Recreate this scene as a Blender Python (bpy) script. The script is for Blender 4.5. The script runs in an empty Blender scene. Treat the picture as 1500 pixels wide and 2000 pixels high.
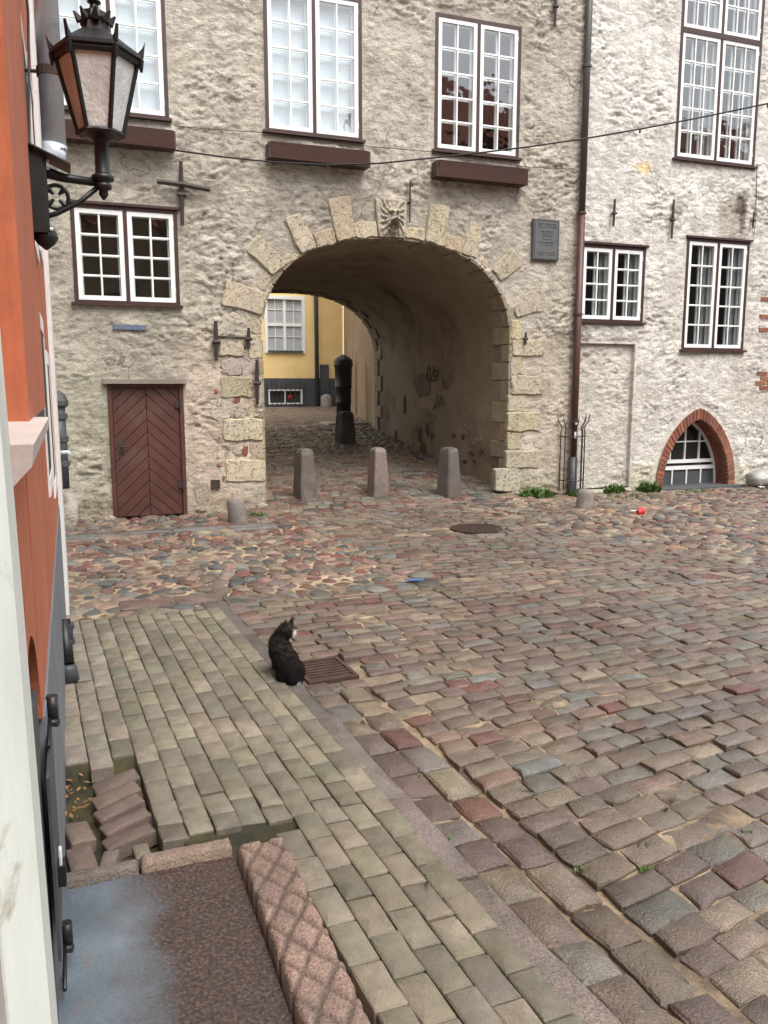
import bpy, bmesh, math, random
import numpy as np
from mathutils import Vector, Matrix
R = math.radians
random.seed(7); rng = np.random.default_rng(7)
scene = bpy.context.scene
COL = scene.collection

# ------------------------------------------------------------------ camera, world, sun, exposure
F_PX, CAM_H = 1600.0, 1.8
PITCH = math.atan(250 / F_PX); AZ = R(69.1)
cam_d = bpy.data.cameras.new('camera'); cam = bpy.data.objects.new('camera', cam_d); COL.objects.link(cam)
cam_d.sensor_fit = 'VERTICAL'; cam_d.sensor_height = 24; cam_d.lens = 24 * F_PX / 2000
cam_d.clip_start = 0.02; cam_d.clip_end = 500
cam.location = (0, 0, CAM_H)
cam.rotation_euler = (R(90) - PITCH, 0, AZ - R(90))
scene.camera = cam
scene.render.resolution_x = 768; scene.render.resolution_y = 1024

SUN_EL, SUN_AZ = R(58), R(163)      # compass-style angle of the sun, measured from +Y clockwise
w = bpy.data.worlds.new('World'); scene.world = w; w.use_nodes = True
nt = w.node_tree; nt.nodes.clear()
sky = nt.nodes.new('ShaderNodeTexSky'); sky.sky_type = 'NISHITA'; sky.sun_disc = False
sky.sun_elevation = SUN_EL; sky.sun_rotation = SUN_AZ
sky.air_density = 1.0; sky.dust_density = 3.0; sky.ozone_density = 1.0
hs = nt.nodes.new('ShaderNodeHueSaturation'); hs.inputs['Saturation'].default_value = 0.30
bg = nt.nodes.new('ShaderNodeBackground'); bg.inputs['Strength'].default_value = 0.15
wo = nt.nodes.new('ShaderNodeOutputWorld')
nt.links.new(sky.outputs[0], hs.inputs['Color']); nt.links.new(hs.outputs[0], bg.inputs['Color']); nt.links.new(bg.outputs[0], wo.inputs['Surface'])
sd = bpy.data.lights.new('sun', 'SUN'); sd.energy = 1.15; sd.angle = R(38); sd.color = (1.0, 0.95, 0.87)
so = bpy.data.objects.new('sun', sd); COL.objects.link(so)
sdir = Vector((math.sin(SUN_AZ) * math.cos(SUN_EL), math.cos(SUN_AZ) * math.cos(SUN_EL), math.sin(SUN_EL)))
so.rotation_euler = sdir.to_track_quat('Z', 'Y').to_euler(); so.location = (0, -10, 20)
vs = scene.view_settings; vs.view_transform = 'Standard'; vs.look = 'None'; vs.gamma = 1; vs.use_curve_mapping = False
vs.exposure = 1.25

# ------------------------------------------------------------------ measuring helpers
cF = np.array([math.cos(AZ) * math.cos(PITCH), math.sin(AZ) * math.cos(PITCH), -math.sin(PITCH)])
cR = np.array([math.sin(AZ), -math.cos(AZ), 0.0]); cU = np.cross(cR, cF); cC = np.array([0, 0, CAM_H])
def ray(u, v): return cF + cR * (u - 750) / F_PX + cU * (1000 - v) / F_PX
def on_y(u, v, Y): d = ray(u, v); return cC + d * (Y / d[1])
def on_z(u, v, z=0.0): d = ray(u, v); return cC + d * ((z - CAM_H) / d[2])
def proj(P):
    q = np.asarray(P) - cC; z = q @ cF
    return 750 + F_PX * (q @ cR) / z, 1000 - F_PX * (q @ cU) / z, z
D = 11.527                                   # the plane of the long facade
def wall_pt(u, v): p = on_y(u, v, D); return float(p[0]), float(p[2])

# ------------------------------------------------------------------ numpy noise
def _h(ix, iy, s):
    n = (ix.astype(np.int64) * 374761393 + iy.astype(np.int64) * 668265263 + s * 1442695041) & 0xffffffff
    n = ((n ^ (n >> 13)) * 1274126177) & 0xffffffff
    n = (n ^ (n >> 16)) & 0xffffffff
    return n.astype(np.float64) / 0xffffffff
def pn(x, y, s=0):
    x = np.asarray(x, float); y = np.asarray(y, float)
    ix = np.floor(x); iy = np.floor(y); fx = x - ix; fy = y - iy
    def g(dx, dy):
        a = _h(ix + dx, iy + dy, s) * 2 * np.pi
        return np.cos(a) * (fx - dx) + np.sin(a) * (fy - dy)
    u = fx * fx * fx * (fx * (fx * 6 - 15) + 10); v = fy * fy * fy * (fy * (fy * 6 - 15) + 10)
    return 1.5 * ((g(0, 0) * (1 - u) + g(1, 0) * u) * (1 - v) + (g(0, 1) * (1 - u) + g(1, 1) * u) * v)
def fbm(x, y, o=4, s=0, ga=.5):
    a = 1; t = 0; n = 0
    for i in range(o): t = t + a * pn(x * 2 ** i, y * 2 ** i, s + i); n += a; a *= ga
    return t / n
def sstep(a, b, x): t = np.clip((np.asarray(x, float) - a) / (b - a), 0, 1); return t * t * (3 - 2 * t)

# ------------------------------------------------------------------ materials
def lin(h):
    h = h.lstrip('#'); c = [int(h[i:i + 2], 16) / 255 for i in (0, 2, 4)]
    return tuple((x / 12.92 if x <= .04045 else ((x + .055) / 1.055) ** 2.4) for x in c)
class NT:
    def __init__(s, name):
        s.m = bpy.data.materials.new(name); s.m.use_nodes = True; s.t = s.m.node_tree; s.t.nodes.clear()
        s.out = s.n('ShaderNodeOutputMaterial'); s.b = s.n('ShaderNodeBsdfPrincipled')
        s.l(s.b.outputs[0], s.out.inputs['Surface']); s.pos = s.n('ShaderNodeNewGeometry').outputs['Position']
    def n(s, t): return s.t.nodes.new(t)
    def l(s, a, b): s.t.links.new(a, b)
    def noise(s, scale, detail=3, rough=.55, vec=None, stretch=None, dist=0):
        v = vec or s.pos
        if stretch:
            mp = s.n('ShaderNodeMapping'); mp.inputs['Scale'].default_value = stretch; s.l(v, mp.inputs['Vector']); v = mp.outputs[0]
        t = s.n('ShaderNodeTexNoise'); t.inputs['Scale'].default_value = scale; t.inputs['Detail'].default_value = detail
        t.inputs['Roughness'].default_value = rough; t.inputs['Distortion'].default_value = dist; s.l(v, t.inputs['Vector']); return t.outputs['Fac']
    def ramp(s, fac, stops):
        r = s.n('ShaderNodeValToRGB'); e = r.color_ramp.elements
        while len(e) < len(stops): e.new(.5)
        for k, (p, c) in enumerate(stops):
            e[k].position = p; e[k].color = (c if isinstance(c, tuple) else (c, c, c)) + (1,)
        s.l(fac, r.inputs[0]); return r.outputs[0]
    def mix(s, fac, a, b, mode='MIX'):
        m = s.n('ShaderNodeMix'); m.data_type = 'RGBA'; m.blend_type = mode
        for inp, val in ((m.inputs[0], fac), (m.inputs[6], a), (m.inputs[7], b)):
            if isinstance(val, (int, float)): inp.default_value = val
            elif isinstance(val, tuple): inp.default_value = val + (1,)
            else: s.l(val, inp)
        return m.outputs[2]
    def attr(s, name='col'):
        a = s.n('ShaderNodeAttribute'); a.attribute_name = name; return a.outputs['Color']
    def math(s, op, a, b=0.0):
        m = s.n('ShaderNodeMath'); m.operation = op
        for inp, val in ((m.inputs[0], a), (m.inputs[1], b)):
            if isinstance(val, (int, float)): inp.default_value = val
            else: s.l(val, inp)
        return m.outputs[0]
    def bump(s, h, strength=.3, dist=.01):
        b = s.n('ShaderNodeBump'); b.inputs['Strength'].default_value = strength; b.inputs['Distance'].default_value = dist
        s.l(h, b.inputs['Height']); s.l(b.outputs[0], s.b.inputs['Normal'])
    def col(s, c):
        if isinstance(c, tuple): s.b.inputs['Base Color'].default_value = c + (1,)
        else: s.l(c, s.b.inputs['Base Color'])
    def rough(s, r):
        if isinstance(r, (int, float)): s.b.inputs['Roughness'].default_value = r
        else: s.l(r, s.b.inputs['Roughness'])
    def set(s, **k):
        for a, v in k.items(): s.b.inputs[a.replace('_', ' ')].default_value = v
def weathered(name, c1, c2, scale=3, rough=.8, fine=40, finev=.18, bump=.25, bd=.004, stretch=None, stain=None, stain_scale=1.2, stain_pos=(.52, .68), metal=0, bscale=None):
    t = NT(name)
    c = t.ramp(t.noise(scale, 5, .6, stretch=stretch), [(.3, c1), (.7, c2)])
    f = t.noise(fine, 3, .6, stretch=stretch)
    c = t.mix(1.0, c, t.ramp(f, [(.25, 1 - finev), (.75, 1 + finev)]), 'MULTIPLY')
    if stain: c = t.mix(t.ramp(t.noise(stain_scale, 6, .65, dist=.4), [(stain_pos[0], 0.0), (stain_pos[1], 1.0)]), c, stain)
    t.col(c); t.rough(rough); t.set(Metallic=metal); t.bump(t.noise(bscale or fine, 4, .6, stretch=stretch), bump, bd); return t.m
def plain(name, c, rough=.5, metal=0, **k):
    t = NT(name); t.col(c); t.rough(rough); t.set(Metallic=metal, **k); return t.m

M = {}
def plaster(name, a, b, c, dirt, zdirt):
    t = NT(name)
    base = t.ramp(t.noise(1.7, 6, .62, stretch=(1, 1, 1.7), dist=.5), [(.3, a), (.52, b), (.74, c)])
    blot = t.ramp(t.noise(7, 5, .65, stretch=(1, 1, 1.8)), [(.32, .62), (.52, 1.0), (.72, 1.22)])
    base = t.mix(1.0, base, blot, 'MULTIPLY')
    base = t.mix(1.0, base, t.ramp(t.noise(48, 4, .75), [(.3, .74), (.7, 1.22)]), 'MULTIPLY')
    dm = t.ramp(t.noise(1.1, 6, .7, dist=.8), [(.53, 0.0), (.72, .75)])
    base = t.mix(dm, base, dirt)
    # rain streaks
    st = t.ramp(t.noise(5, 4, .6, stretch=(1.6, 1, .12)), [(.56, 0.0), (.75, .35)])
    base = t.mix(st, base, zdirt)
    vo = t.n('ShaderNodeTexVoronoi'); vo.feature = 'DISTANCE_TO_EDGE'; vo.inputs['Scale'].default_value = .85
    wv = t.n('ShaderNodeVectorMath'); wv.operation = 'MULTIPLY_ADD'; nz = t.n('ShaderNodeTexNoise'); nz.inputs['Scale'].default_value = 2.2; nz.inputs['Detail'].default_value = 5; t.l(t.pos, nz.inputs['Vector'])
    t.l(nz.outputs['Color'], wv.inputs[0]); wv.inputs[1].default_value = (.7, .7, .7); t.l(t.pos, wv.inputs[2]); t.l(wv.outputs[0], vo.inputs['Vector'])
    crack = t.math('MULTIPLY', t.ramp(vo.outputs['Distance'], [(.0, 1.0), (.014, 0.0)]), t.ramp(t.noise(.9, 3, .6), [(.50, 0.0), (.58, .7)]))
    base = t.mix(crack, base, (.09, .078, .06))
    base = t.mix(1.0, base, t.attr('col'), 'MULTIPLY')
    t.col(base); t.rough(.93); t.set(**{'Specular_IOR_Level': .2})
    h = t.math('ADD', t.noise(22, 5, .65, stretch=(1, 1, 1.6)), t.math('MULTIPLY', t.noise(90, 3, .6), .4))
    t.bump(h, .85, .028); return t.m
M['gate_plaster'] = plaster('gate_plaster', (.37, .33, .272), (.465, .422, .355), (.575, .533, .46), (.275, .25, .205), (.245, .22, .18))
M['white_plaster'] = plaster('white_plaster', (.57, .54, .49), (.665, .635, .585), (.755, .73, .685), (.44, .41, .36), (.40, .375, .325))
def limestone():
    t = NT('limestone')
    c = t.mix(1.0, t.attr('col'), t.ramp(t.noise(9, 5, .6), [(.3, .78), (.7, 1.15)]), 'MULTIPLY')
    c = t.mix(t.ramp(t.noise(4.3, 6, .72), [(.50, 0.0), (.66, .85)]), c, (.40, .36, .295))
    c = t.mix(t.ramp(t.noise(2.6, 6, .7), [(.55, 0.0), (.75, .6)]), c, (.22, .185, .125))
    pits = t.ramp(t.noise(34, 5, .78), [(.38, 0.0), (.46, 1.0)])
    c = t.mix(pits, (.15, .12, .075), c); t.col(c); t.rough(.92)
    t.bump(t.math('ADD', pits, t.math('ADD', t.noise(60, 3, .6), t.noise(14, 4, .6))), .7, .014); return t.m
M['limestone'] = limestone()
def granite(name, sp=160, spv=.38, rough=(.42, .75), bump=.35, moss=None, blot=6):
    t = NT(name)
    c = t.attr('col')
    c = t.mix(1.0, c, t.ramp(t.noise(sp, 2, .7), [(.3, 1 - spv), (.5, 1.0), (.72, 1 + spv * 1.15)]), 'MULTIPLY')
    c = t.mix(1.0, c, t.ramp(t.noise(blot, 5, .65), [(.3, .7), (.7, 1.22)]), 'MULTIPLY')
    c = t.mix(t.ramp(t.noise(2.1, 6, .7), [(.46, 0.0), (.72, .6)]), c, (.125, .10, .074))
    c = t.mix(1.0, c, t.ramp(t.noise(.7, 5, .7), [(.35, .78), (.65, 1.15)]), 'MULTIPLY')
    c = t.mix(t.ramp(t.noise(48, 4, .75), [(.60, 0.0), (.70, .55)]), c, (.05, .042, .034))
    if moss: c = t.mix(t.ramp(t.noise(13, 5, .7), [(.5, 0.0), (.74, .55)]), c, moss)
    t.col(c); t.rough(t.ramp(t.noise(3.0, 5, .6), [(.35, rough[0]), (.65, rough[1])]))
    h = t.math('ADD', t.noise(sp * .55, 3, .65), t.math('MULTIPLY', t.noise(30, 5, .7), .9))
    t.bump(h, bump, .022); return t.m
M['sett'] = granite('sett_granite', 170, .55, (.27, .6), .5)
M['kerb'] = granite('kerb_granite', 130, .55, (.5, .8), .4)
M['pink_granite'] = granite('pink_granite', 150, .5, (.55, .85), .5)
M['paver'] = granite('concrete_paver', 220, .22, (.7, .92), .3, moss=(.15, .14, .075), blot=9)
M['bollard_granite'] = granite('bollard_granite', 120, .55, (.5, .8), .4)
def joint(name, a, b, c, pos=(.42, .56), tinted=False):
    t = NT(name)
    col = t.ramp(t.noise(2.6, 6, .7), [(pos[0], a), (pos[1], b)])
    col = t.mix(t.ramp(t.noise(1.3, 5, .7, dist=.6), [(.56, 0.0), (.68, .8)]), col, c)
    col = t.mix(1.0, col, t.ramp(t.noise(120, 3, .7), [(.3, .7), (.7, 1.25)]), 'MULTIPLY')
    if tinted: col = t.mix(1.0, col, t.attr('col'), 'MULTIPLY')
    t.col(col); t.rough(.95); t.bump(t.noise(150, 4, .7), .6, .008); return t.m
M['sand'] = joint('joint_sand', (.10, .076, .052), (.33, .25, .16), (.060, .048, .036), pos=(.44, .62), tinted=True)
M['moss'] = joint('joint_moss', (.026, .023, .014), (.058, .050, .018), (.075, .060, .038))
M['dirt'] = joint('dirt', (.055, .042, .028), (.12, .095, .06), (.035, .035, .016))
M['white_paint'] = weathered('white_paint', (.74, .75, .74), (.82, .82, .80), 5, .45, 60, .05, .12, .002, stain=(.50, .45, .36), stain_scale=9, stain_pos=(.64, .74))
M['brown_paint'] = weathered('brown_paint', (.030, .011, .009), (.055, .020, .015), 6, .5, 60, .2, .15, .002)
M['planter_wood'] = weathered('planter_wood', (.034, .012, .008), (.062, .021, .013), 4, .55, 40, .25, .2, .003, stretch=(.2, 1, 1.5))
M['door_wood'] = weathered('door_wood', (.058, .020, .014), (.095, .034, .024), 3, .55, 45, .25, .25, .003, stain=(.115, .075, .06), stain_scale=2.3, stain_pos=(.56, .8))
M['grey_wood'] = weathered('grey_wood', (.16, .13, .11), (.32, .28, .24), 8, .85, 60, .3, .4, .004, stretch=(.15, 1, 1))
M['iron'] = weathered('wrought_iron', (.022, .016, .014), (.045, .028, .022), 12, .65, 80, .3, .5, .004)
M['rust'] = weathered('rust_iron', (.038, .020, .014), (.066, .036, .025), 14, .8, 80, .3, .5, .004)
M['cast_iron'] = weathered('black_cast_iron', (.006, .0065, .007), (.013, .0135, .014), 10, .42, 90, .25, .2, .002)
M['cast_grey'] = weathered('grey_painted_iron', (.040, .044, .048), (.075, .08, .086), 10, .5, 90, .2, .25, .002)
M['zinc'] = weathered('galvanised_zinc', (.52, .58, .66), (.64, .70, .78), 5, .26, 60, .08, .1, .002, metal=.1, stain=(.42, .46, .52), stain_scale=4)
M['pipe_grey'] = weathered('pipe_grey_brown', (.05, .042, .036), (.075, .064, .056), 5, .5, 60, .2, .15, .002)
M['pipe_brown'] = weathered('pipe_brown', (.060, .022, .017), (.095, .036, .028), 5, .5, 60, .2, .15, .002, stain=(.03, .022, .02), stain_scale=5)
M['orange'] = weathered('orange_render', (.37, .105, .048), (.45, .138, .068), 2, .92, 40, .16, .5, .006, stain=(.27, .085, .045), stain_scale=6, stain_pos=(.55, .72), stretch=(1, 1, .3))
M['plinth'] = weathered('grey_plinth', (.135, .145, .165), (.185, .195, .215), 3, .8, 60, .1, .15, .003)
M['jamb_white'] = weathered('old_white_gloss', (.66, .70, .65), (.76, .79, .74), 4, .42, 26, .09, .35, .006, stretch=(1, 1, .25), stain=(.46, .43, .34), stain_scale=11, stain_pos=(.62, .70))
M['ledge'] = weathered('ledge_render', (.42, .36, .33), (.52, .46, .43), 4, .8, 60, .12, .2, .003)
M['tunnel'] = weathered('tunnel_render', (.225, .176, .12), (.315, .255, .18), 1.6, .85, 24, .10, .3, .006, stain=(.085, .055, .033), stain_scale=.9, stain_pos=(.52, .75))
M['flaked'] = weathered('flaked_whitewash', (.22, .18, .13), (.30, .25, .19), 9, .9, 60, .15, .3, .003)
M['bruise'] = weathered('bared_brown_plaster', (.085, .058, .038), (.125, .088, .06), 9, .9, 60, .2, .4, .003)
M['yellow'] = weathered('yellow_render', (.82, .60, .26), (.88, .66, .31), 1.4, .88, 40, .06, .12, .003, stain=(.78, .56, .23), stain_scale=1.2)
M['dark_plinth'] = weathered('dark_grey_plinth', (.050, .055, .060), (.075, .080, .086), 2, .8, 50, .12, .2, .003)
M['tan_render'] = weathered('tan_render', (.30, .21, .13), (.40, .30, .20), 1.3, .9, 30, .12, .3, .006, stain=(.24, .19, .085), stain_scale=.8)
M['brick'] = weathered('red_brick', (.17, .042, .022), (.30, .085, .042), 7, .9, 60, .25, .5, .006)
M['brick_attr'] = granite('arch_brick', 110, .3, (.75, .95), .5)
M['mortar'] = weathered('mortar', (.34, .29, .23), (.46, .40, .33), 8, .95, 60, .2, .5, .006)
M['interior'] = plain('dark_room', (.034, .037, .034), .9)
M['brown_room'] = weathered('brown_room', (.045, .02, .012), (.075, .034, .02), 3, .8, 30, .1, .1)
M['sky_reflection'] = weathered('pale_sky_reflection', (.72, .79, .86), (.80, .85, .90), .8, .9, 40, .03, .05, .002)  # pale blue colour standing in for sky reflected in the panes
M['curtain'] = weathered('grey_curtain', (.40, .41, .41), (.48, .49, .49), 2, .9, 40, .05, .1)
M['plaque'] = weathered('slate_plaque', (.078, .080, .082), (.105, .107, .108), 6, .5, 60, .12, .1, .002)
M['plaque_dark'] = plain('plaque_letters', (.035, .036, .037), .6)
M['blue'] = weathered('faded_blue_plate', (.08, .11, .17), (.13, .16, .22), 12, .7, 60, .2, .2)
M['black_rubber'] = plain('black_cable', (.012, .011, .012), .6)
M['red_plastic'] = plain('red_plastic', (.62, .025, .035), .45)
M['white_plastic'] = plain('white_plastic', (.70, .70, .70), .4)
M['blue_plastic'] = plain('blue_plastic', (.06, .11, .22), .5)
M['black_plastic'] = plain('black_plastic', (.012, .012, .014), .32)
M['green_paint'] = plain('green_spray_paint', (.018, .040, .022), .7)
M['dark_paint'] = plain('brown_spray_paint', (.085, .062, .042), .8)
M['grey_paint'] = weathered('grey_overpaint', (.12, .098, .070), (.15, .122, .088), 3, .8, 40, .1, .1)
def glass():
    t = NT('window_glass'); t.t.nodes.remove(t.b)
    tr = t.n('ShaderNodeBsdfTransparent'); tr.inputs[0].default_value = (.86, .90, .90, 1)
    gl = t.n('ShaderNodeBsdfGlossy'); gl.inputs['Roughness'].default_value = .03
    lw = t.n('ShaderNodeLayerWeight'); lw.inputs['Blend'].default_value = .5
    fr_ = t.math('ADD', t.math('MULTIPLY', t.math('POWER', lw.outputs['Facing'], 5.0), .82), .17)
    b = t.n('ShaderNodeBump'); b.inputs['Strength'].default_value = .25; b.inputs['Distance'].default_value = .02
    t.l(t.noise(3.5, 2, .5), b.inputs['Height']); t.l(b.outputs[0], gl.inputs['Normal'])
    mx = t.n('ShaderNodeMixShader'); t.l(fr_, mx.inputs[0]); t.l(tr.outputs[0], mx.inputs[1]); t.l(gl.outputs[0], mx.inputs[2])
    t.l(mx.outputs[0], t.out.inputs['Surface']); return t.m
M['glass'] = glass()
M['dark_glass'] = plain('dark_cellar_glass', (.014, .015, .013), .12)
M['pale_pane'] = weathered('net_curtain_pane', (.36, .38, .38), (.46, .48, .47), 3, .25, 40, .04, .05, .002)
def frosted():
    t = NT('frosted_glass'); t.col(t.ramp(t.noise(14, 4, .6, stretch=(1, 1, .5)), [(.3, (.50, .50, .48)), (.7, (.74, .74, .71))]))
    t.rough(.45); t.set(**{'Transmission_Weight': .0}); t.bump(t.noise(70, 3, .6, stretch=(1, 1, .5)), .5, .01); return t.m
M['frosted'] = frosted()
def wet_plate():
    t = NT('rusty_wet_plate')
    sx = t.n('ShaderNodeSeparateXYZ'); t.l(t.pos, sx.inputs[0])
    edge = t.math('ADD', sx.outputs['X'], t.math('MULTIPLY', t.math('SUBTRACT', t.noise(4.5, 5, .6), .5), .30))
    rust = t.ramp(t.math('ADD', edge, .42), [(.44, 0.0), (.66, 1.0)])
    rc = t.ramp(t.noise(75, 4, .7), [(.38, (.022, .012, .009)), (.5, (.046, .027, .020)), (.64, (.105, .075, .062))])
    zc = t.ramp(t.noise(3, 5, .6), [(.3, (.075, .095, .115)), (.7, (.15, .178, .205))])
    zc = t.mix(1.0, zc, t.ramp(t.noise(90, 3, .7), [(.3, .82), (.7, 1.12)]), 'MULTIPLY')
    zc = t.mix(t.ramp(t.noise(9, 5, .7, dist=1.0), [(.6, 0.0), (.72, .6)]), zc, (.17, .115, .075))
    t.col(t.mix(rust, zc, rc))
    t.rough(t.ramp(rust, [(0.0, .16), (1.0, .42)])); t.set(Metallic=.0, **{'Specular_IOR_Level': .7})
    t.bump(t.noise(75, 4, .7), .25, .004); return t.m
M['wet_plate'] = wet_plate()
def leafm(name, a, b):
    t = NT(name); t.col(t.ramp(t.noise(22, 3, .6), [(.3, a), (.7, b)])); t.rough(.6); t.set(**{'Transmission_Weight': 0.0}); return t.m
M['weed'] = leafm('weed_leaf', (.040, .085, .013), (.085, .150, .028))
M['dead_leaf'] = leafm('dead_leaf', (.16, .075, .028), (.33, .17, .07))
def furm():
    t = NT('tabby_fur')
    c = t.attr('col'); c = t.mix(1.0, c, t.ramp(t.noise(130, 3, .7), [(.3, .6), (.7, 1.5)]), 'MULTIPLY')
    t.col(c); t.rough(.85); t.set(**{'Specular_IOR_Level': .15}); t.bump(t.noise(260, 3, .7), .6, .006); return t.m
M['fur'] = furm()
M['eye'] = plain('cat_eye', (.10, .12, .03), .1)
M['bagplastic'] = weathered('grey_rubble_bag', (.22, .22, .21), (.42, .41, .39), 9, .35, 40, .2, .4, .01)

# ------------------------------------------------------------------ mesh building helpers
class MB:
    def __init__(s): s.v = []; s.f = []; s.c = []
    def add(s, verts, faces, col=None):
        o = len(s.v); s.v.extend([tuple(map(float, p)) for p in verts]); s.f.extend([tuple(i + o for i in f) for f in faces])
        s.c.extend([col or (1, 1, 1)] * len(verts))
    def box(s, x0, x1, y0, y1, z0, z1, col=None):
        s.add([(x0, y0, z0), (x1, y0, z0), (x1, y1, z0), (x0, y1, z0), (x0, y0, z1), (x1, y0, z1), (x1, y1, z1), (x0, y1, z1)],
              [(0, 3, 2, 1), (4, 5, 6, 7), (0, 1, 5, 4), (1, 2, 6, 5), (2, 3, 7, 6), (3, 0, 4, 7)], col)
    def tube(s, pts, r, n=10, col=None, cap=True):
        pts = [Vector(p) for p in pts]; rs = r if isinstance(r, (list, tuple)) else [r] * len(pts)
        vs = []; fs = []; up = None
        for i, p in enumerate(pts):
            d = (pts[min(i + 1, len(pts) - 1)] - pts[max(i - 1, 0)]).normalized()
            if up is None: up = Vector((0, 0, 1)) if abs(d.z) < .9 else Vector((1, 0, 0))
            a = d.cross(up); a.normalize(); b = a.cross(d); up = b
            for k in range(n):
                t = 2 * math.pi * k / n; vs.append(p + (a * math.cos(t) + b * math.sin(t)) * rs[i])
        for i in range(len(pts) - 1):
            for k in range(n): fs.append((i * n + k, i * n + (k + 1) % n, (i + 1) * n + (k + 1) % n, (i + 1) * n + k))
        if cap: fs.append(tuple(range(n - 1, -1, -1))); fs.append(tuple((len(pts) - 1) * n + k for k in range(n)))
        s.add(vs, fs, col)
    def lathe(s, cx, cy, prof, n=16, col=None, rot=0, sx=1, sy=1):
        vs = []; fs = []
        for (r, z) in prof:
            for k in range(n):
                t = rot + 2 * math.pi * k / n; vs.append((cx + r * sx * math.cos(t), cy + r * sy * math.sin(t), z))
        for i in range(len(prof) - 1):
            for k in range(n): fs.append((i * n + k, i * n + (k + 1) % n, (i + 1) * n + (k + 1) % n, (i + 1) * n + k))
        fs.append(tuple(range(n - 1, -1, -1))); fs.append(tuple((len(prof) - 1) * n + k for k in range(n)))
        s.add(vs, fs, col)
    def prism(s, poly, fn, d0, d1, col=None, bev=0.0):
        # poly: 2-D outline (ccw seen from the front), fn(a, b, depth) -> point; d1 is the front
        n = len(poly); cx = sum(p[0] for p in poly) / n; cy = sum(p[1] for p in poly) / n
        vs = [fn(a, b, d0) for a, b in poly]
        rings = 1
        if bev:
            vs += [fn(a, b, d1 + (d0 - d1) * min(.5, bev / max(1e-6, abs(d0 - d1)))) for a, b in poly]; rings = 2
            q = []
            for a, b in poly:
                L = math.hypot(a - cx, b - cy) or 1; q.append((a - (a - cx) / L * bev, b - (b - cy) / L * bev))
            vs += [fn(a, b, d1) for a, b in q]
        else: vs += [fn(a, b, d1) for a, b in poly]
        fs = []
        for r in range(rings):
            for k in range(n): fs.append((r * n + k, r * n + (k + 1) % n, (r + 1) * n + (k + 1) % n, (r + 1) * n + k))
        fs.append(tuple(rings * n + k for k in range(n))); fs.append(tuple(range(n - 1, -1, -1)))
        s.add(vs, fs, col)
    def build(s, name, mat, parent=None, smooth=False, fix=True):
        me = bpy.data.meshes.new(name); me.from_pydata(s.v, [], s.f)
        a = me.color_attributes.new('col', 'FLOAT_COLOR', 'POINT')
        cc = np.ones((len(s.v), 4), np.float32); cc[:, :3] = np.array(s.c, np.float32).reshape(-1, 3); a.data.foreach_set('color', cc.ravel())
        if fix:
            bm = bmesh.new(); bm.from_mesh(me); bmesh.ops.recalc_face_normals(bm, faces=bm.faces); bm.to_mesh(me); bm.free()
        return link(name, me, mat, parent, smooth)
def link(name, me, mat, parent=None, smooth=False):
    if mat is not None: me.materials.append(M[mat] if isinstance(mat, str) else mat)
    if smooth == 'top': me.polygons.foreach_set('use_smooth', np.array([len(p.vertices) == 3 for p in me.polygons], bool))
    elif smooth: me.polygons.foreach_set('use_smooth', np.array([len(p.vertices) <= 4 for p in me.polygons], bool) if len(me.polygons) < 20000 else np.ones(len(me.polygons), bool))
    me.update(); o = bpy.data.objects.new(name, me); COL.objects.link(o)
    if parent is not None: o.parent = parent
    return o
def np_mesh(name, V, Q, col=None, mat=None, parent=None, smooth=True):
    me = bpy.data.meshes.new(name); V = np.asarray(V, np.float32); Q = np.asarray(Q, np.int32)
    me.vertices.add(len(V)); me.vertices.foreach_set('co', V.ravel()); k = Q.shape[1]
    me.loops.add(Q.size); me.loops.foreach_set('vertex_index', Q.ravel())
    me.polygons.add(len(Q)); me.polygons.foreach_set('loop_start', np.arange(0, Q.size, k, dtype=np.int32))
    try: me.polygons.foreach_set('loop_total', np.full(len(Q), k, np.int32))
    except Exception: pass
    me.update(calc_edges=True); me.validate()
    a = me.color_attributes.new('col', 'FLOAT_COLOR', 'POINT'); c = np.ones((len(V), 4), np.float32)
    if col is not None: c[:, :3] = col
    a.data.foreach_set('color', c.ravel())
    return link(name, me, mat, parent, smooth)
def tag(o, label=None, cat=None, group=None, kind=None):
    if label: o['label'] = label
    if cat: o['category'] = cat
    if group: o['group'] = group
    if kind: o['kind'] = kind
    return o
def thing(name, label, cat, loc=(0, 0, 0), group=None):
    o = bpy.data.objects.new(name, None); COL.objects.link(o); o.empty_display_size = .1
    return tag(o, label, cat, group)
def jcol(c, v=.12, h=.05):
    k = 1 + random.uniform(-v, v); return tuple(max(.004, x * k * (1 + random.uniform(-h, h))) for x in c)

# ------------------------------------------------------------------ ground: heights
def g_np(x, y):
    x = np.asarray(x, float); y = np.asarray(y, float)
    win = sstep(1.7, 2.6, x) * (1 - sstep(6.5, 7.3, x)); win = np.where(y > 11.6, 1.0, win)
    yy = np.maximum(y - 10.75, 0)
    ramp = np.where(yy < .3, yy * yy / .6 * .12, (yy - .15) * .12)
    far = .81 + (y - 17.65) * .0125
    ramp = np.where(y > 17.65, far, np.minimum(ramp, .81))
    return ramp * win + .005 * (np.sin(1.3 * x + .7 * y) + np.sin(2.1 * y - .9 * x + 1)) * (y < 11)
def _ss(a, b, t): t = min(1, max(0, (t - a) / (b - a))); return t * t * (3 - 2 * t)
def g(x, y):
    win = _ss(1.7, 2.6, x) * (1 - _ss(6.5, 7.3, x)) if y <= 11.6 else 1.0
    yy = max(y - 10.75, 0); ramp = yy * yy / .6 * .12 if yy < .3 else (yy - .15) * .12
    ramp = .81 + (y - 17.65) * .0125 if y > 17.65 else min(ramp, .81)
    return ramp * win + (.005 * (math.sin(1.3 * x + .7 * y) + math.sin(2.1 * y - .9 * x + 1)) if y < 11 else 0)
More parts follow.
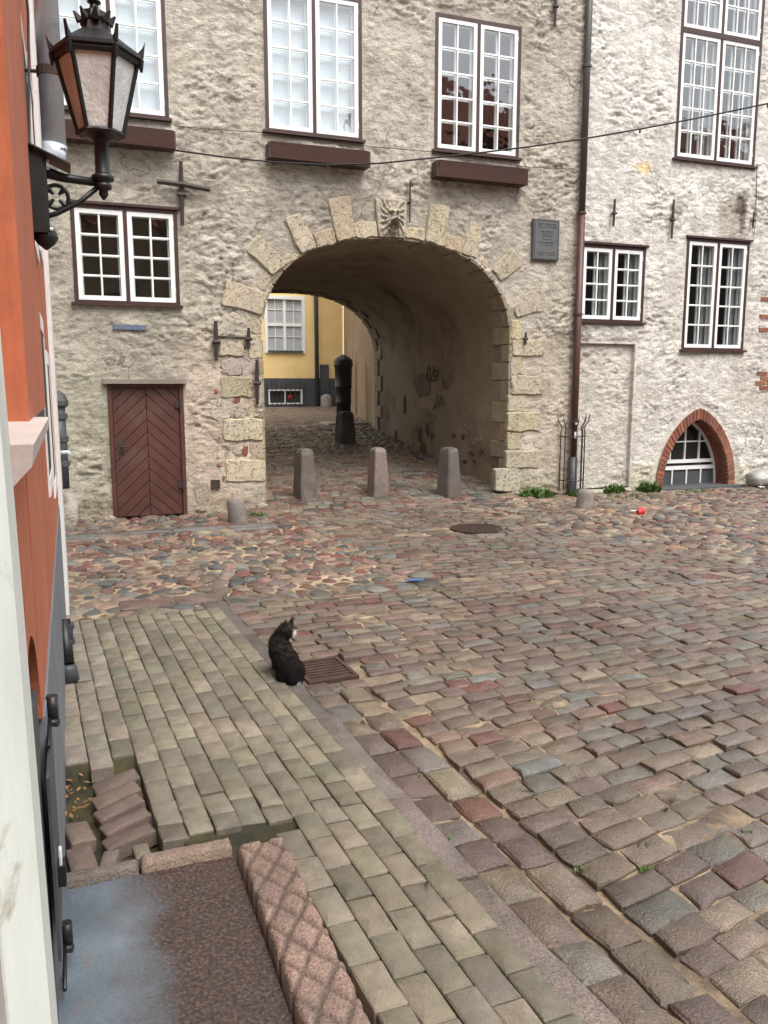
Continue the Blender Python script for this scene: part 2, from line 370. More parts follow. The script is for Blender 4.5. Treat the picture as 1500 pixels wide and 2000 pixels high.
def KL(y): return 1.04 - .047 * (y - 3.9)
def KR(y): return 1.245 - .05 * (y - 3.9)

def grid_sheet(name, x0, x1, y0, y1, step, mat, dz, amp, kind='structure', cut=None, tint_=None):
    xs = np.arange(x0, x1 + step * .5, step); ys = np.arange(y0, y1 + step * .5, step)
    X, Y = np.meshgrid(xs, ys); Z = g_np(X, Y) + dz + amp * fbm(X * 9, Y * 9, 3, 11) + amp * .7 * pn(X * 2.3, Y * 2.3, 3)
    if cut is not None: Z = cut(X, Y, Z)
    nx, ny = len(xs), len(ys); idx = np.arange(nx * ny).reshape(ny, nx)
    Q = np.stack([idx[:-1, :-1], idx[:-1, 1:], idx[1:, 1:], idx[1:, :-1]], -1).reshape(-1, 4)
    o = np_mesh(name, np.stack([X, Y, Z], -1).reshape(-1, 3), Q, tint_(X, Y) if tint_ else None, mat); return tag(o, kind=kind)
m = MB(); m.add([(-150, -150, -.22), (150, -150, -.22), (150, 150, -.22), (-150, 150, -.22)], [(0, 1, 2, 3)])
ground = tag(m.build('ground', 'dirt'), kind='structure')
def cutroad(X, Y, Z):
    side = (X < 1.14 - .047 * (Y - 3.9)) & (Y < 6.4)
    Z = Z - .018 * sstep(-.05, .25, fbm(X * 1.1, Y * 1.1, 3, 61)) + .004
    Z = np.where(side, -.14, Z)
    Z = np.where((Y > 11.56) & (Y < 17.75) & ((X < 2.4) | (X > 6.7)), -.2, Z)
    gr = (X > 1.30) & (X < 1.58) & (Y > 4.66) & (Y < 5.02); return np.where(gr, -.30, Z)
def sandy(X, Y):                                   # the left cobbles and the strip behind the drain are freshly swept with sand
    k = 1 + .32 * sstep(6.2, 6.9, Y) * (1 - sstep(2.9, 3.6, X)) * (1 - sstep(9.8, 10.8, Y)) + .8 * np.exp(-((X - 1.7) ** 2 / .5 + (Y - 5.9) ** 2 / .4)) + .35 * sstep(5.5, 6.5, X)
    return np.repeat(k.reshape(-1, 1), 3, 1)
road = grid_sheet('road', -.4, 14.0, -1.0, 18.4, .05, 'sand', -.013, .007, cut=cutroad, tint_=sandy)
far_street = grid_sheet('far_street', -4, 10.5, 18.3, 30.2, .08, 'dirt', -.012, .006)
def cutwalk(X, Y, Z):
    Z = Z + .0
    hole = (X < .30 - .047 * (Y - 3.2)) & (Y > 3.02) & (Y < 3.86)
    Z = np.where(hole, Z - .085, Z)
    pit = (X < .80) & (Y < 3.02); return np.where(pit, np.where(X > .70, -.005, -.12), Z)
sidewalk = grid_sheet('sidewalk', -.30, 1.10, -1.0, 6.42, .03, 'moss', .029, .003, cut=cutwalk)

# ------------------------------------------------------------------ stones
def stone_geo(poly, z, h=.07, bev=.016, dome=.006, tilt=(0, 0), rough=.003):
    n = len(poly); P = np.array(poly, float); c = P.mean(0)
    d = P - c; L = np.linalg.norm(d, axis=1, keepdims=True) + 1e-9
    inn = P - d / L * np.minimum(bev, L * .4)
    def zz(p, off): return z + off + (p[:, 0] - c[0]) * tilt[0] + (p[:, 1] - c[1]) * tilt[1]
    lo = np.column_stack([P, zz(P, -h)]); mid = np.column_stack([P, zz(P, -bev * .8)])
    tp = np.column_stack([inn, zz(inn, 0) + rng.normal(0, rough, n)])
    ctr = np.array([[c[0], c[1], z + dome]])
    V = np.vstack([lo, mid, tp, ctr]); F = []
    for k in range(n):
        q = (k + 1) % n
        F += [(k, q, n + q, n + k), (n + k, n + q, 2 * n + q, 2 * n + k), (2 * n + k, 2 * n + q, 3 * n)]
    return V, F
def quad_stone(p0, p1, p2, p3, gap=.0052, jit=.0042, rnd=.12):
    P = np.array([p0, p1, p2, p3], float); c = P.mean(0); d = c - P
    P = P + d / (np.linalg.norm(d, axis=1, keepdims=True) + 1e-9) * gap * 1.3
    out = []
    for k in range(4):
        a, b, nx = P[k - 1], P[k], P[(k + 1) % 4]
        out.append(b + (a - b) * rnd * random.uniform(.5, 1.1) * .6); 
        out.append(b + (nx - b) * rnd * random.uniform(.5, 1.1) * .6)
        out.append((b + nx) / 2)
    return [(p[0] + random.gauss(0, jit), p[1] + random.gauss(0, jit)) for p in out]
def area_px(poly):
    q = [proj((p[0], p[1], g(*p))) for p in poly[::3]]
    if min(t[2] for t in q) < .3: return 0
    cx = sum(t[0] for t in q) / len(q); cy = sum(t[1] for t in q) / len(q)
    if not (-20 < cx < 1520 and 0 < cy < 2040): return 0
    return abs(sum(q[i][0] * q[(i + 1) % len(q)][1] - q[(i + 1) % len(q)][0] * q[i][1] for i in range(len(q)))) / 2
def lay(stones, name, mat, parent, limit=300, rest='sett_field'):
    """stones: (poly, z, colour, kwargs). The largest in view become objects of their own, the rest one mesh."""
    stones = sorted(((area_px(s[0]) if limit else 0, s) for s in stones), key=lambda s: -s[0]); mb = MB()
    for i, (ar_, (poly, z, c, kw)) in enumerate(stones):
        V, F = stone_geo(poly, z, **kw)
        if i < limit and ar_ > 0:
            q = MB(); q.add(V, F, c); q.build(name, mat, parent, smooth='top', fix=False)
        else: mb.add(V, F, c)
    if mb.v: tag(mb.build(rest, mat, parent, smooth='top', fix=False), kind='stuff')

BROWN = (.190, .143, .106); PINK = (.245, .155, .118); RED = (.180, .072, .058); DRED = (.145, .066, .052); GREY = (.185, .170, .145); BLUE = (.185, .190, .178); GREEN = (.165, .165, .130); DARK = (.070, .068, .064); BUFF = (.285, .225, .160); PLUM = (.160, .115, .098)
def sett_col():
    c = random.choices([BROWN, PINK, RED, DRED, GREY, BLUE, GREEN, DARK, BUFF, PLUM], [36, 12, 3, 6, 12, 3, 6, 1.5, 12, 12])[0]; k = .26 if c is not RED else .1; c = tuple(a * (1 - k) + b * k for a, b in zip(c, (.178, .143, .112))); c = tuple(a * .78 for a in c); return jcol(c, .17, .04)
# road setts: rows that swing from square-on at the gate to slightly oblique near the camera
def row_y(y0, x):
    t = 1 - min(1, max(0, (y0 - 1.5) / 5.7)); return y0 + (x - 3.0) * math.tan(R(11) * t ** 1.1) + .02 * math.sin(x * 1.7 + y0)
def road_limits(y):
    if y > 6.75: return 3.0 - .02 * (y - 6.7), 5.25 + max(0, 9.6 - y) * .33
    return None
setts = []
y0 = .3
while y0 < 10.95:
    pitch = random.uniform(.108, .138)
    yc = y0
    if yc > 6.75: xl = 3.02; xr = 5.25 + max(0, 9.6 - yc) * .33
    else: xl = None; xr = min(9.0, max(2.2, yc * 1.10 + 1.0)) if yc < 6.0 else 5.25 + (9.6 - yc) * .33 + .1
    yk = row_y(y0, 1.5); lft = KR(yk) + (.37 if yk < 4.40 else .02)
    x = xl - random.uniform(0, .1) if xl else lft
    while x < xr:
        L = random.uniform(.15, .27)
        pts = [(x, row_y(y0, x)), (x + L, row_y(y0, x + L)), (x + L, row_y(y0 + pitch, x + L)), (x, row_y(y0 + pitch, x))]
        sk = random.uniform(-.012, .012); pts[2] = (pts[2][0] + sk, pts[2][1]); pts[3] = (pts[3][0] + sk, pts[3][1])
        mx, my = x + L / 2, (pts[0][1] + pts[2][1]) / 2
        left = KR(my) + (.36 if my < 4.45 else .02)
        ok = True
        if 1.20 < mx < 1.72 and 4.5 < my < 5.16: ok = ok and not (1.22 < mx + L * .5 and mx - L * .5 < 1.64 and 4.60 < my < 5.08)
        if (mx - 4.72) ** 2 / .36 ** 2 + (my - 9.10) ** 2 / .36 ** 2 < 1: ok = False
        if ok:
            z = g(mx, my) + random.gauss(0, .0042)
            setts.append((quad_stone(*pts), z, sett_col(), dict(dome=random.uniform(.0003, .003), bev=random.uniform(.004, .007), tilt=(random.gauss(0, .018), random.gauss(0, .026)))))
        x += L
    y0 += pitch
# gutter rows beside the kerb
for k in range(2):
    y = .6
    while y < 4.42:
        L = random.uniform(.17, .29); a0, a1 = .012 + k * .175, .175 + k * .175
        p = [(KR(y) + a0, y), (KR(y) + a1, y), (KR(y + L) + a1, y + L), (KR(y + L) + a0, y + L)]
        c = jcol(random.choices([BROWN, GREY, DRED, PLUM, RED, BUFF], [8, 6, 2, 4, .8, 3])[0], .2); c = tuple(a * .72 for a in c)
        setts.append((quad_stone(*p), g(p[0][0], y) - .004 + random.gauss(0, .004), c, dict(dome=.008, bev=.012, tilt=(random.gauss(0, .03), random.gauss(0, .02))))); y += L
lay(setts, 'sett', 'sett', road, 300, 'sett_field')
# rows through the gate passage and just in front of it
tsetts = []; y0 = 10.95
while y0 < 18.2:
    pitch = random.uniform(.13, .16); a, b = (2.62, 6.46) if y0 > 11.45 else (3.0 - (y0 - 10.9), 6.3)
    x = a
    while x < b:
        L = min(random.uniform(.15, .26), b - x + .02); q = [(x, y0), (x + L, y0), (x + L, y0 + pitch), (x, y0 + pitch)]
        mx = x + L / 2
        s = (g(mx, y0 + pitch) - g(mx, y0)) / pitch
        c = jcol(random.choices([BROWN, GREY, GREEN, PLUM, DARK, DRED, PINK], [8, 6, 4, 6, 3, 3, 2])[0], .2)
        c = tuple(a * .8 for a in c)
        tsetts.append((quad_stone(*q), g(mx, y0 + pitch / 2) + random.gauss(0, .004), c, dict(dome=.007, bev=.012, h=.05, tilt=(random.gauss(0, .02), s + random.gauss(0, .03))))); x += L
    y0 += pitch
lay(tsetts, 'sett', 'sett', road, 0, 'passage_setts')
# beyond the passage
fs = []; y0 = 18.2
while y0 < 29.8:
    pitch = random.uniform(.16, .2); x = 2.5 + (y0 - 18) * .12
    while x < 6.6 + (y0 - 18) * .28:
        L = random.uniform(.18, .3); q = [(x, y0), (x + L, y0), (x + L, y0 + pitch), (x, y0 + pitch)]
        fs.append((quad_stone(*q), g(x, y0) + random.gauss(0, .004), jcol(random.choices([BROWN, PINK, GREY, PLUM], [6, 3, 3, 3])[0], .2), dict(dome=.01, h=.03, bev=.014, tilt=(random.gauss(0, .02), .0125)))); x += L
    y0 += pitch
lay(fs, 'sett', 'sett', far_street, 0, 'far_setts')

# round field cobbles: cells of a relaxed point set
def cells(pts, inside, gap):
    P = np.array(pts); out = []
    for i in range(len(P)):
        d = P - P[i]; o = np.argsort((d ** 2).sum(1))[1:16]
        poly = [P[i] + np.array(v) * .2 for v in ((-1, -1), (1, -1), (1, 1), (-1, 1))]
        for j in o:
            nrm = d[j]; L = np.linalg.norm(nrm); nrm = nrm / L; lim = L / 2 - gap
            new = []
            for k in range(len(poly)):
                a, b = poly[k], poly[(k + 1) % len(poly)]; da, db = (a - P[i]) @ nrm - lim, (b - P[i]) @ nrm - lim
                if da <= 0: new.append(a)
                if da * db < 0: new.append(a + (b - a) * (da / (da - db)))
            poly = new
            if len(poly) < 3: break
        if len(poly) < 3: continue
        # round the corners
        q = []
        for k in range(len(poly)):
            a, b, c = poly[k - 1], poly[k], poly[(k + 1) % len(poly)]
            q += [b + (a - b) * .3, b + (c - b) * .3]
        out.append((P[i], [tuple(t + rng.normal(0, .003, 2)) for t in q]))
    return out
def scatter(x0, x1, y0, y1, r, inside, n):
    pts = []; grid = {}
    for _ in range(n):
        x, y = random.uniform(x0, x1), random.uniform(y0, y1)
        rr = r * (.8 + .5 * random.random())
        if not inside(x, y): continue
        k = (int(x / .2), int(y / .2))
        if any((x - a) ** 2 + (y - b) ** 2 < rr * rr for i in (-1, 0, 1) for j in (-1, 0, 1) for a, b in grid.get((k[0] + i, k[1] + j), ())): continue
        pts.append((x, y)); grid.setdefault(k, []).append((x, y))
    return pts
def cob_col(): return jcol(tuple(a * .92 for a in random.choices([DRED, RED, DARK, GREY, PINK, BROWN, PLUM, BUFF, (.10, .11, .11), (.30, .14, .08)], [14, 4, 13, 9, 10, 14, 12, 5, 8, 1.5])[0]), .2, .05)
def in_left(x, y):
    if not (-.14 < x < 3.0 + max(0, y - 10.6) * -.9 and y < 11.46): return False
    if 9.98 < y < 10.42 and x < 2.15: return False
    if y < 6.42 + (.3 if x > 1.15 else 0): return False
    if .28 < x < 1.14 and 6.68 < y < 7.0: return False
    return not ((x - 2.03) ** 2 + (y - 10.72) ** 2 < .2 ** 2)
lc = []
for c, q in cells(scatter(-.14, 3.0, 6.4, 11.46, .135, in_left, 16000), in_left, .013):
    lc.append((q, g(*c) + random.gauss(0, .006), cob_col(), dict(dome=random.uniform(.010, .022), bev=.016, rough=.002, tilt=(random.gauss(0, .05), random.gauss(0, .05)))))
lay(lc, 'cobble', 'sett', road, 300, 'cobble_field')
def in_right(x, y):
    if y > 11.44 or x > 13.5: return False
    if (x - 6.98) ** 2 + (y - 10.05) ** 2 < .19 ** 2: return False
    if (x - 10.05) ** 2 + (y - 9.35) ** 2 < .3 ** 2: return False
    if x > 9.3 and x < 11.4 and y > 11.1: return False
    return x > 5.38 + max(0, 9.6 - y) * .33 + (max(0, y - 10.4) * .95)
rc = []
for c, q in cells(scatter(5.3, 13.5, 5.6, 11.44, .14, in_right, 30000), in_right, .010):
    rc.append((q, g(*c) + random.gauss(0, .005), jcol(tuple(a * .82 for a in random.choices([DRED, PINK, DARK, GREY, BROWN, BUFF, PLUM, (.33, .17, .10)], [8, 12, 8, 8, 14, 9, 8, 3])[0]), .2, .05), dict(dome=random.uniform(.008, .018), bev=.015, rough=.002, tilt=(random.gauss(0, .05), random.gauss(0, .05)))))
lay(rc, 'cobble', 'sett', road, 0, 'cobble_field')
# flat slabs: a line before the old house and the red slab at the end of the pavement
x = -.12
while x < 2.1:
    L = random.uniform(.35, .7)
    for k in range(2):
        V, F = stone_geo(quad_stone((x, 10.02 + k * .19), (x + L, 10.02 + k * .19), (x + L, 10.2 + k * .19), (x, 10.2 + k * .19), .006, .004, .08), .012, dome=.002)
        q = MB(); q.add(V, F, jcol((.135, .135, .125), .15)); q.build('slab', 'sett', road, 'top', False)
    x += L
for a, b in ((.30, .74), (.74, 1.13)):
    V, F = stone_geo(quad_stone((a, 6.72), (b, 6.70), (b, 6.98), (a, 6.98), .004, .008, .1), .015, dome=.006)
    q = MB(); q.add(V, F, jcol((.15, .095, .082), .1)); q.build('slab', 'sett', road, 'top', False)
# kerb
kerb = tag(bpy.data.objects.new('kerb', None), kind='structure'); COL.objects.link(kerb)
y = .2
for L in (.55, .9, .8, .62, .95, .7, .9, .55, .6):
    if y + L > 6.62: L = 6.62 - y
    if L < .1: break
    p = quad_stone((KL(y) + .006, y), (KR(y) - .002, y), (KR(y + L) - .002, y + L), (KL(y + L) + .006, y + L), .004, .005, .05)
    V, F = stone_geo(p, .036 + random.gauss(0, .004), h=.14, bev=.014, dome=.004)
    q = MB(); q.add(V, F, jcol((.105, .087, .078) if y > 3.4 else (.165, .138, .118), .1)); q.build('kerb_stone', 'kerb', kerb, 'top', False); y += L
# pavement
pav = []
ROWW = .1045
for r in range(-1, 11):
    off = (r % 2) * .10; y = -.4 + off + random.uniform(-.01, .01)
    while y < 6.36:
        L = .204; yc = y + L / 2; sh = -.047 * (yc - 3.9)
        s0 = KL(3.9) - (r + 1) * ROWW; x0 = s0 + sh; x1 = x0 + ROWW; xc = (x0 + x1) / 2
        y1 = min(y + L, 6.38); ys_ = y
        if xc < .715 and y < 3.04: ys_ = 3.04
        ok = xc > -.11 and y1 - ys_ > .045
        if xc < .255 - .047 * (yc - 3.2) and 3.02 < yc < 3.84: ok = False
        if ok:
            k = -.047; tl = lambda yy: k * (yy - yc)
            p = [(x0 + tl(ys_), ys_), (x1 + tl(ys_), ys_), (x1 + tl(y1), y1), (x0 + tl(y1), y1)]
            near = max(0, 1 - abs(yc - 3.3) / .9) * (1 if xc < .75 else .3)
            z = .046 + random.gauss(0, .0018) + near * abs(random.gauss(0, .007))
            base = random.choices([(.192, .168, .122), (.158, .140, .102), (.232, .201, .148), (.142, .121, .093)], [6, 5, 4, 2])[0]
            if xc < .12: base = (.235, .200, .160)
            pav.append((quad_stone(*p, .0032, .0012, .06), z, jcol(base, .12, .04), dict(h=.07, bev=.006, dome=.0005, rough=.0008, tilt=(random.gauss(0, .012 + .03 * near), random.gauss(0, .010 + .04 * near)))))
        y += L
lay(pav, 'paver', 'paver', sidewalk, 300, 'paver_field')
# tilted pavers sunk into the washed-out hollow
def slab_obj(c, sx, sy, sz, rx, ry, rz, col, name, mat, parent):
    mat4 = Matrix.Translation(c) @ Matrix.Rotation(rz, 4, 'Z') @ Matrix.Rotation(rx, 4, 'X') @ Matrix.Rotation(ry, 4, 'Y')
    b = .005; V, F = stone_geo([(-sx + b, -sy), (sx - b, -sy), (sx, -sy + b), (sx, sy - b), (sx - b, sy), (-sx + b, sy), (-sx, sy - b), (-sx, -sy + b)], 0, h=sz, bev=.006, dome=.0005, rough=.0006)
    q = MB(); q.add([mat4 @ Vector(v) for v in V], F, col); return q.build(name, mat, parent, 'top', False)
RB = (.150, .104, .086)
for c, rz, ry, rx in [((.105, 3.66, .034), R(14), R(-9), R(6)), ((.10, 3.545, .030), R(16), R(-10), R(4)), ((.105, 3.435, .026), R(17), R(-9), R(-2)), ((.125, 3.32, .020), R(16), R(-7), R(-6)), ((.13, 3.205, .015), R(15), R(-5), R(-5)),
                      ((-.055, 3.33, .002), R(100), R(4), R(5)), ((-.05, 3.14, -.004), R(97), R(3), R(0))]:
    slab_obj(c, .098, .048, .06, rx, ry, rz, jcol(RB, .12), 'paver', 'paver', sidewalk)
for c in [(.05, 3.08, .012), (.17, 3.075, .016)]: slab_obj(c, .05, .03, .05, R(random.gauss(0, 4)), 0, R(90 + random.gauss(0, 6)), jcol((.17, .145, .11)), 'paver', 'paver', sidewalk)
# sunken landing: wet sheet plate in a frame of pink granite kerbs with a cut lattice
landing = thing('cellar_landing', 'rusty wet sheet-metal plate framed by pink lattice-cut granite in the pavement', 'landing')
m = MB()
xs = np.linspace(-.16, .505, 28); ys = np.linspace(.2, 2.955, 80); X, Y = np.meshgrid(xs, ys); Z = -.012 + .004 * fbm(X * 5, Y * 5, 3, 4)
idx = np.arange(X.size).reshape(X.shape); Q = np.stack([idx[:-1, :-1], idx[:-1, 1:], idx[1:, 1:], idx[1:, :-1]], -1).reshape(-1, 4)
np_mesh('plate', np.stack([X, Y, Z], -1).reshape(-1, 3), Q, None, 'wet_plate', landing)
def lattice(x0, x1, y0, y1, ztop, name, pitch=.105, base=(.275, .182, .142)):
    nx = max(6, int((x1 - x0) / .009)); ny = max(6, int((y1 - y0) / .009))
    xs = np.linspace(x0, x1, nx); ys = np.linspace(y0, y1, ny); X, Y = np.meshgrid(xs, ys)
    a = (X - x0 + (Y - y0) * .62) / pitch; b = (X - x0 - (Y - y0) * .62) / pitch
    a = a + .12 * fbm(X * 6, Y * 6, 2, 31); b = b + .12 * fbm(X * 6, Y * 6, 2, 37)
    gro = np.minimum(np.abs(a - np.round(a)), np.abs(b - np.round(b)))
    if pitch > .4: gro = gro * 0 + 1
    e = np.minimum.reduce([X - x0, x1 - X, Y - y0, y1 - Y])
    Z = ztop - .012 * (1 - sstep(.03, .14, gro)) + .004 * fbm(X * 40, Y * 40, 3, 8) - .014 * (1 - sstep(0, .012, e)) ** 2
    X = X + .006 * fbm(X * 8 + 7, Y * 8, 2, 2); 
    col = np.array(base) * (1 - .55 * (1 - sstep(.03, .13, gro)))[..., None] ** 1
    V = [np.stack([X, Y, Z], -1).reshape(-1, 3)]; C = [col.reshape(-1, 3)]
    idx = np.arange(nx * ny).reshape(ny, nx); Q = [np.stack([idx[:-1, :-1], idx[:-1, 1:], idx[1:, 1:], idx[1:, :-1]], -1).reshape(-1, 4)]
    rim = np.concatenate([idx[0, :], idx[1:, -1], idx[-1, -2::-1], idx[-2:0:-1, 0]]); n = len(rim)
    lowv = V[0][rim].copy(); lowv[:, 2] = -.14; V.append(lowv); C.append(C[0][rim]); li = np.arange(n) + nx * ny
    Q.append(np.stack([rim, li, np.roll(li, -1), np.roll(rim, -1)], -1))
    return np_mesh(name, np.vstack(V), np.vstack(Q), np.vstack(C), 'pink_granite', landing)
lattice(.515, .695, .9, 2.93, .050, 'granite_kerb'); lattice(.515, .70, -.2, .88, .048, 'granite_kerb')
lattice(.16, .50, 2.962, 3.03, .030, 'granite_edge', .5, (.26, .185, .14)); lattice(-.14, .15, 2.965, 3.025, .020, 'granite_edge', .5, (.17, .14, .115))

# ------------------------------------------------------------------ the long facade
AC, AA, AS, AR, AN = 4.545, 1.985, 2.40, 1.505, 2.4        # arch: centre, half width, springing, rise, exponent
def arch_z(x):
    t = np.clip(np.abs((np.asarray(x, float) - AC) / AA), 0, 1); return AS + AR * (1 - t ** AN) ** (1 / AN)
WIN = dict(w1=(.035, 1.42, 5.185, 7.03), w2=(2.69, 4.07, 5.185, 7.03), w3=(5.185, 6.585, 5.175, 7.03), w4=(.15, 1.473, 2.84, 4.06),
           r1=(9.49, 11.17, 5.46, 9.2), r2=(7.765, 9.01, 2.81, 4.01), r3=(9.845, 11.19, 2.385, 4.225))
DOOR = (.485, 1.468, -.05, 1.80)
NICHE = (7.75, 8.89, .06, 2.457)
CELL = (10.31, 1.385)                                       # cellar arch centre and apex
def pointed(t_in, side):                                     # outline of the pointed arch, t_in inset
    pass
def cell_halfw(z, inset=0.0):                                # half width of the pointed cellar arch at height z
    w0, zt = .875 - inset, 1.385 - inset * 1.25; zz = np.clip(np.asarray(z, float) / zt, 0, 1)
    return w0 * (1 - zz ** 2.2) ** .72
def relief(X, Z, seed, amp):
    wx = X + .10 * fbm(X * 2.2, Z * 2.2, 3, seed + 20); wz = Z + .07 * fbm(X * 2.4 + 9, Z * 2.4, 3, seed + 30)
    a = 1 - np.abs(fbm(wx * 2.6, wz * 5.4, 3, seed)) * 2.4
    b = 1 - np.abs(fbm(wx * 6.2 + 4, wz * 12.5, 3, seed + 5)) * 2.4
    c = fbm(wx * 1.1, wz * 1.5, 2, seed + 9)
    d = fbm(X * 26, Z * 34, 2, seed + 12)
    e = np.maximum(0, fbm(wx * 4.5, wz * 9.0, 2, seed + 40))
    patch = .36 + .85 * sstep(-.20, .40, fbm(X * .8, Z * .9, 3, seed + 15))
    f = 1 - np.abs(fbm(wx * 11 + 2, wz * 21, 2, seed + 60)) * 2.4
    chip = np.maximum(0, fbm(wx * 8.5 + 3, wz * 15, 3, seed + 70) - .16)
    return amp * (.016 * c + patch * (.015 * np.clip(a, -1, 1) + .014 * np.clip(b, -1, 1) + .006 * np.clip(f, -1, 1) - .016 * e - .055 * chip) + .006 * d)
def facade(name, x0, x1, z0, z1, step, rects, seed, amp, mat, parent, arch=False, cellar=False):
    xs = np.arange(x0, x1 + 1e-6, step); zs = np.arange(z0, z1 + 1e-6, step); xs[-1] = x1
    def snap(a, vals):
        for v in vals:
            if a[0] < v < a[-1]: a[np.argmin(np.abs(a - v))] = v
        return a
    xs = snap(xs, [v for r in rects for v in r[:2]] + ([AC - AA, AC + AA] if arch else [])); zs = snap(zs, [v for r in rects for v in r[2:]])
    X, Z = np.meshgrid(xs, zs); nz, nx = X.shape
    cx = (X[:-1, :-1] + X[1:, 1:]) / 2; cz = (Z[:-1, :-1] + Z[1:, 1:]) / 2
    keep = np.ones(cx.shape, bool); calm = np.ones(X.shape)
    for r in rects:
        keep &= ~((cx > r[0]) & (cx < r[1]) & (cz > r[2]) & (cz < r[3]))
        ex = np.maximum.reduce([r[0] - X, X - r[1], r[2] - Z, Z - r[3]]); wb = r[4] if len(r) > 4 else .10
        calm *= .12 + .88 * sstep(wb * .5, wb * 1.3, ex + .012 * fbm(X * 7, Z * 7, 2, 3))
    if arch:
        ins = (np.abs(cx - AC) < AA) & (cz < arch_z(cx)); keep &= ~ins
        # pull the ragged edge onto the curve
        t = np.arctan2(Z - AS, (X - AC)); inv = (Z > AS - .02) & (np.abs(X - AC) < AA + .1)
        rx, rz = np.abs(X - AC) / AA, np.maximum(Z - AS, 0) / AR; rad = (rx ** AN + rz ** AN) ** (1 / AN) + 1e-9
        band = inv & (np.abs(rad - 1) < .020)
        X = np.where(band, AC + (X - AC) / rad, X); Z = np.where(band, AS + (Z - AS) / rad, Z)
        calm *= .35 + .65 * sstep(1.02, 1.2, np.where(Z > AS, rad, 2))
    if cellar:
        keep &= ~(np.abs(cx - CELL[0]) < cell_halfw(cz, .07)) | (cz > 1.3)
        calm *= np.where(Z < 1.5, .15 + .85 * sstep(.0, .14, np.abs(X - CELL[0]) - cell_halfw(Z, -.06)), 1)
    h = relief(X, Z, seed, amp) * calm
    h += .03 * sstep(1.0, .0, Z) * (.4 + fbm(X * 1.3, Z * 1.5, 3, seed + 50)) * calm
    V = np.stack([X, D - h, Z], -1).reshape(-1, 3)
    idx = np.arange(nx * nz).reshape(nz, nx)
    Q = np.stack([idx[:-1, :-1], idx[:-1, 1:], idx[1:, 1:], idx[1:, :-1]], -1)[keep]
    colr = np.ones((nz, nx, 3))
    return V, Q, colr, X, Z, name, mat, parent
def fin(pack, paint=None):
    V, Q, colr, X, Z, name, mat, parent = pack
    if paint: colr = paint(X, Z, colr)
    return np_mesh(name, V, Q, colr.reshape(-1, 3), mat, parent)
def blob(X, Z, x, z, rx, rz, seed=0, soft=.5):
    d = np.sqrt(((X - x) / rx) ** 2 + ((Z - z) / rz) ** 2) + .55 * fbm(X * 5, Z * 5, 4, seed); return 1 - sstep(1 - soft, 1 + soft * .6, d)
def tint(c, k, col): return c * (1 - k[..., None]) + c * np.array(col) * k[..., None]

gate_house = thing('gate_house', 'old beige rough-plastered house with the stone gate arch through it', 'building')
G0, G1 = -.45, 7.70
def paint_gate(X, Z, c):
    # old water marks under the flower boxes and the pinkish worn plaster beside the gate
    for x, z, rx, rz in ((3.45, 4.45, .75, .35), (5.9, 4.45, .7, .28), (.9, 4.5, .6, .3), (4.0, 4.25, 1.3, .25)): c = tint(c, blob(X, Z, x, z, rx, rz, int(x * 10)) * .55, (.66, .66, .66))
    c = tint(c, blob(X, Z, 1.9, 1.1, .62, 1.5, 3) * .8, (1.18, 1.06, 1.02)); c = tint(c, blob(X, Z, 7.1, 1.3, .6, 1.6, 5) * .6, (1.10, 1.05, 1.02))
    c = tint(c, blob(X, Z, .9, 2.5, .9, .45, 8) * .6, (.80, .82, .80)); c = tint(c, blob(X, Z, .25, 1.2, .5, 1.2, 9) * .5, (.92, .97, .86))
    c = tint(c, blob(X, Z, .9, .05, 3, .25, 12) * .7, (.66, .62, .55)); c = tint(c, blob(X, Z, 7, .05, 1.0, .3, 13) * .6, (.72, .72, .55))
    return tint(c, sstep(.2, .75, fbm(X * .5, Z * .6, 3, 77)) * .5, (1.12, 1.12, 1.12))
fin(facade('wall', G0, G1, -.10, 9.4, .020, [WIN[k] for k in ('w1', 'w2', 'w3', 'w4')] + [DOOR], 40, 1.35, 'gate_plaster', gate_house, arch=True), paint_gate)
white_house = thing('white_house', 'whitewashed rough-plastered house right of the gate with a pointed cellar arch', 'building')
def paint_white(X, Z, c):
    c = tint(c, blob(X, Z, 10.75, 4.55, .35, .42, 21) * .8, (.55, .50, .44)); c = tint(c, blob(X, Z, 10.95, 4.85, .14, .22, 23) * .9, (.26, .23, .20))
    c = tint(c, blob(X, Z, 10.98, 4.6, .06, .32, 25, .4) * .8, (.35, .33, .28)); c = tint(c, blob(X, Z, 9.6, 4.7, .1, .22, 26) * .6, (.55, .52, .48))
    c = tint(c, blob(X, Z, 8.9, 5.25, .16, .10, 29) * .9, (1.1, .86, .52)); c = tint(c, blob(X, Z, 7.75, 3, .22, 4, 30) * .5, (.78, .78, .76))
    c = tint(c, blob(X, Z, 9.3, 1.8, 2.4, 1.3, 31) * .5, (.9, .89, .87)); c = tint(c, blob(X, Z, 9.3, .1, 3.5, .35, 33) * .7, (.82, .78, .62))
    c = tint(c, blob(X, Z, 11.4, 1.9, .5, 1.0, 35) * .5, (.82, .80, .76)); return c
fin(facade('wall', 7.70, 13.6, -.10, 9.4, .020, [WIN['r1'] + (.05,), WIN['r2'] + (.05,), WIN['r3'] + (.05,), NICHE + (.07,)], 90, 1.2, 'white_plaster', white_house, cellar=True), paint_white)
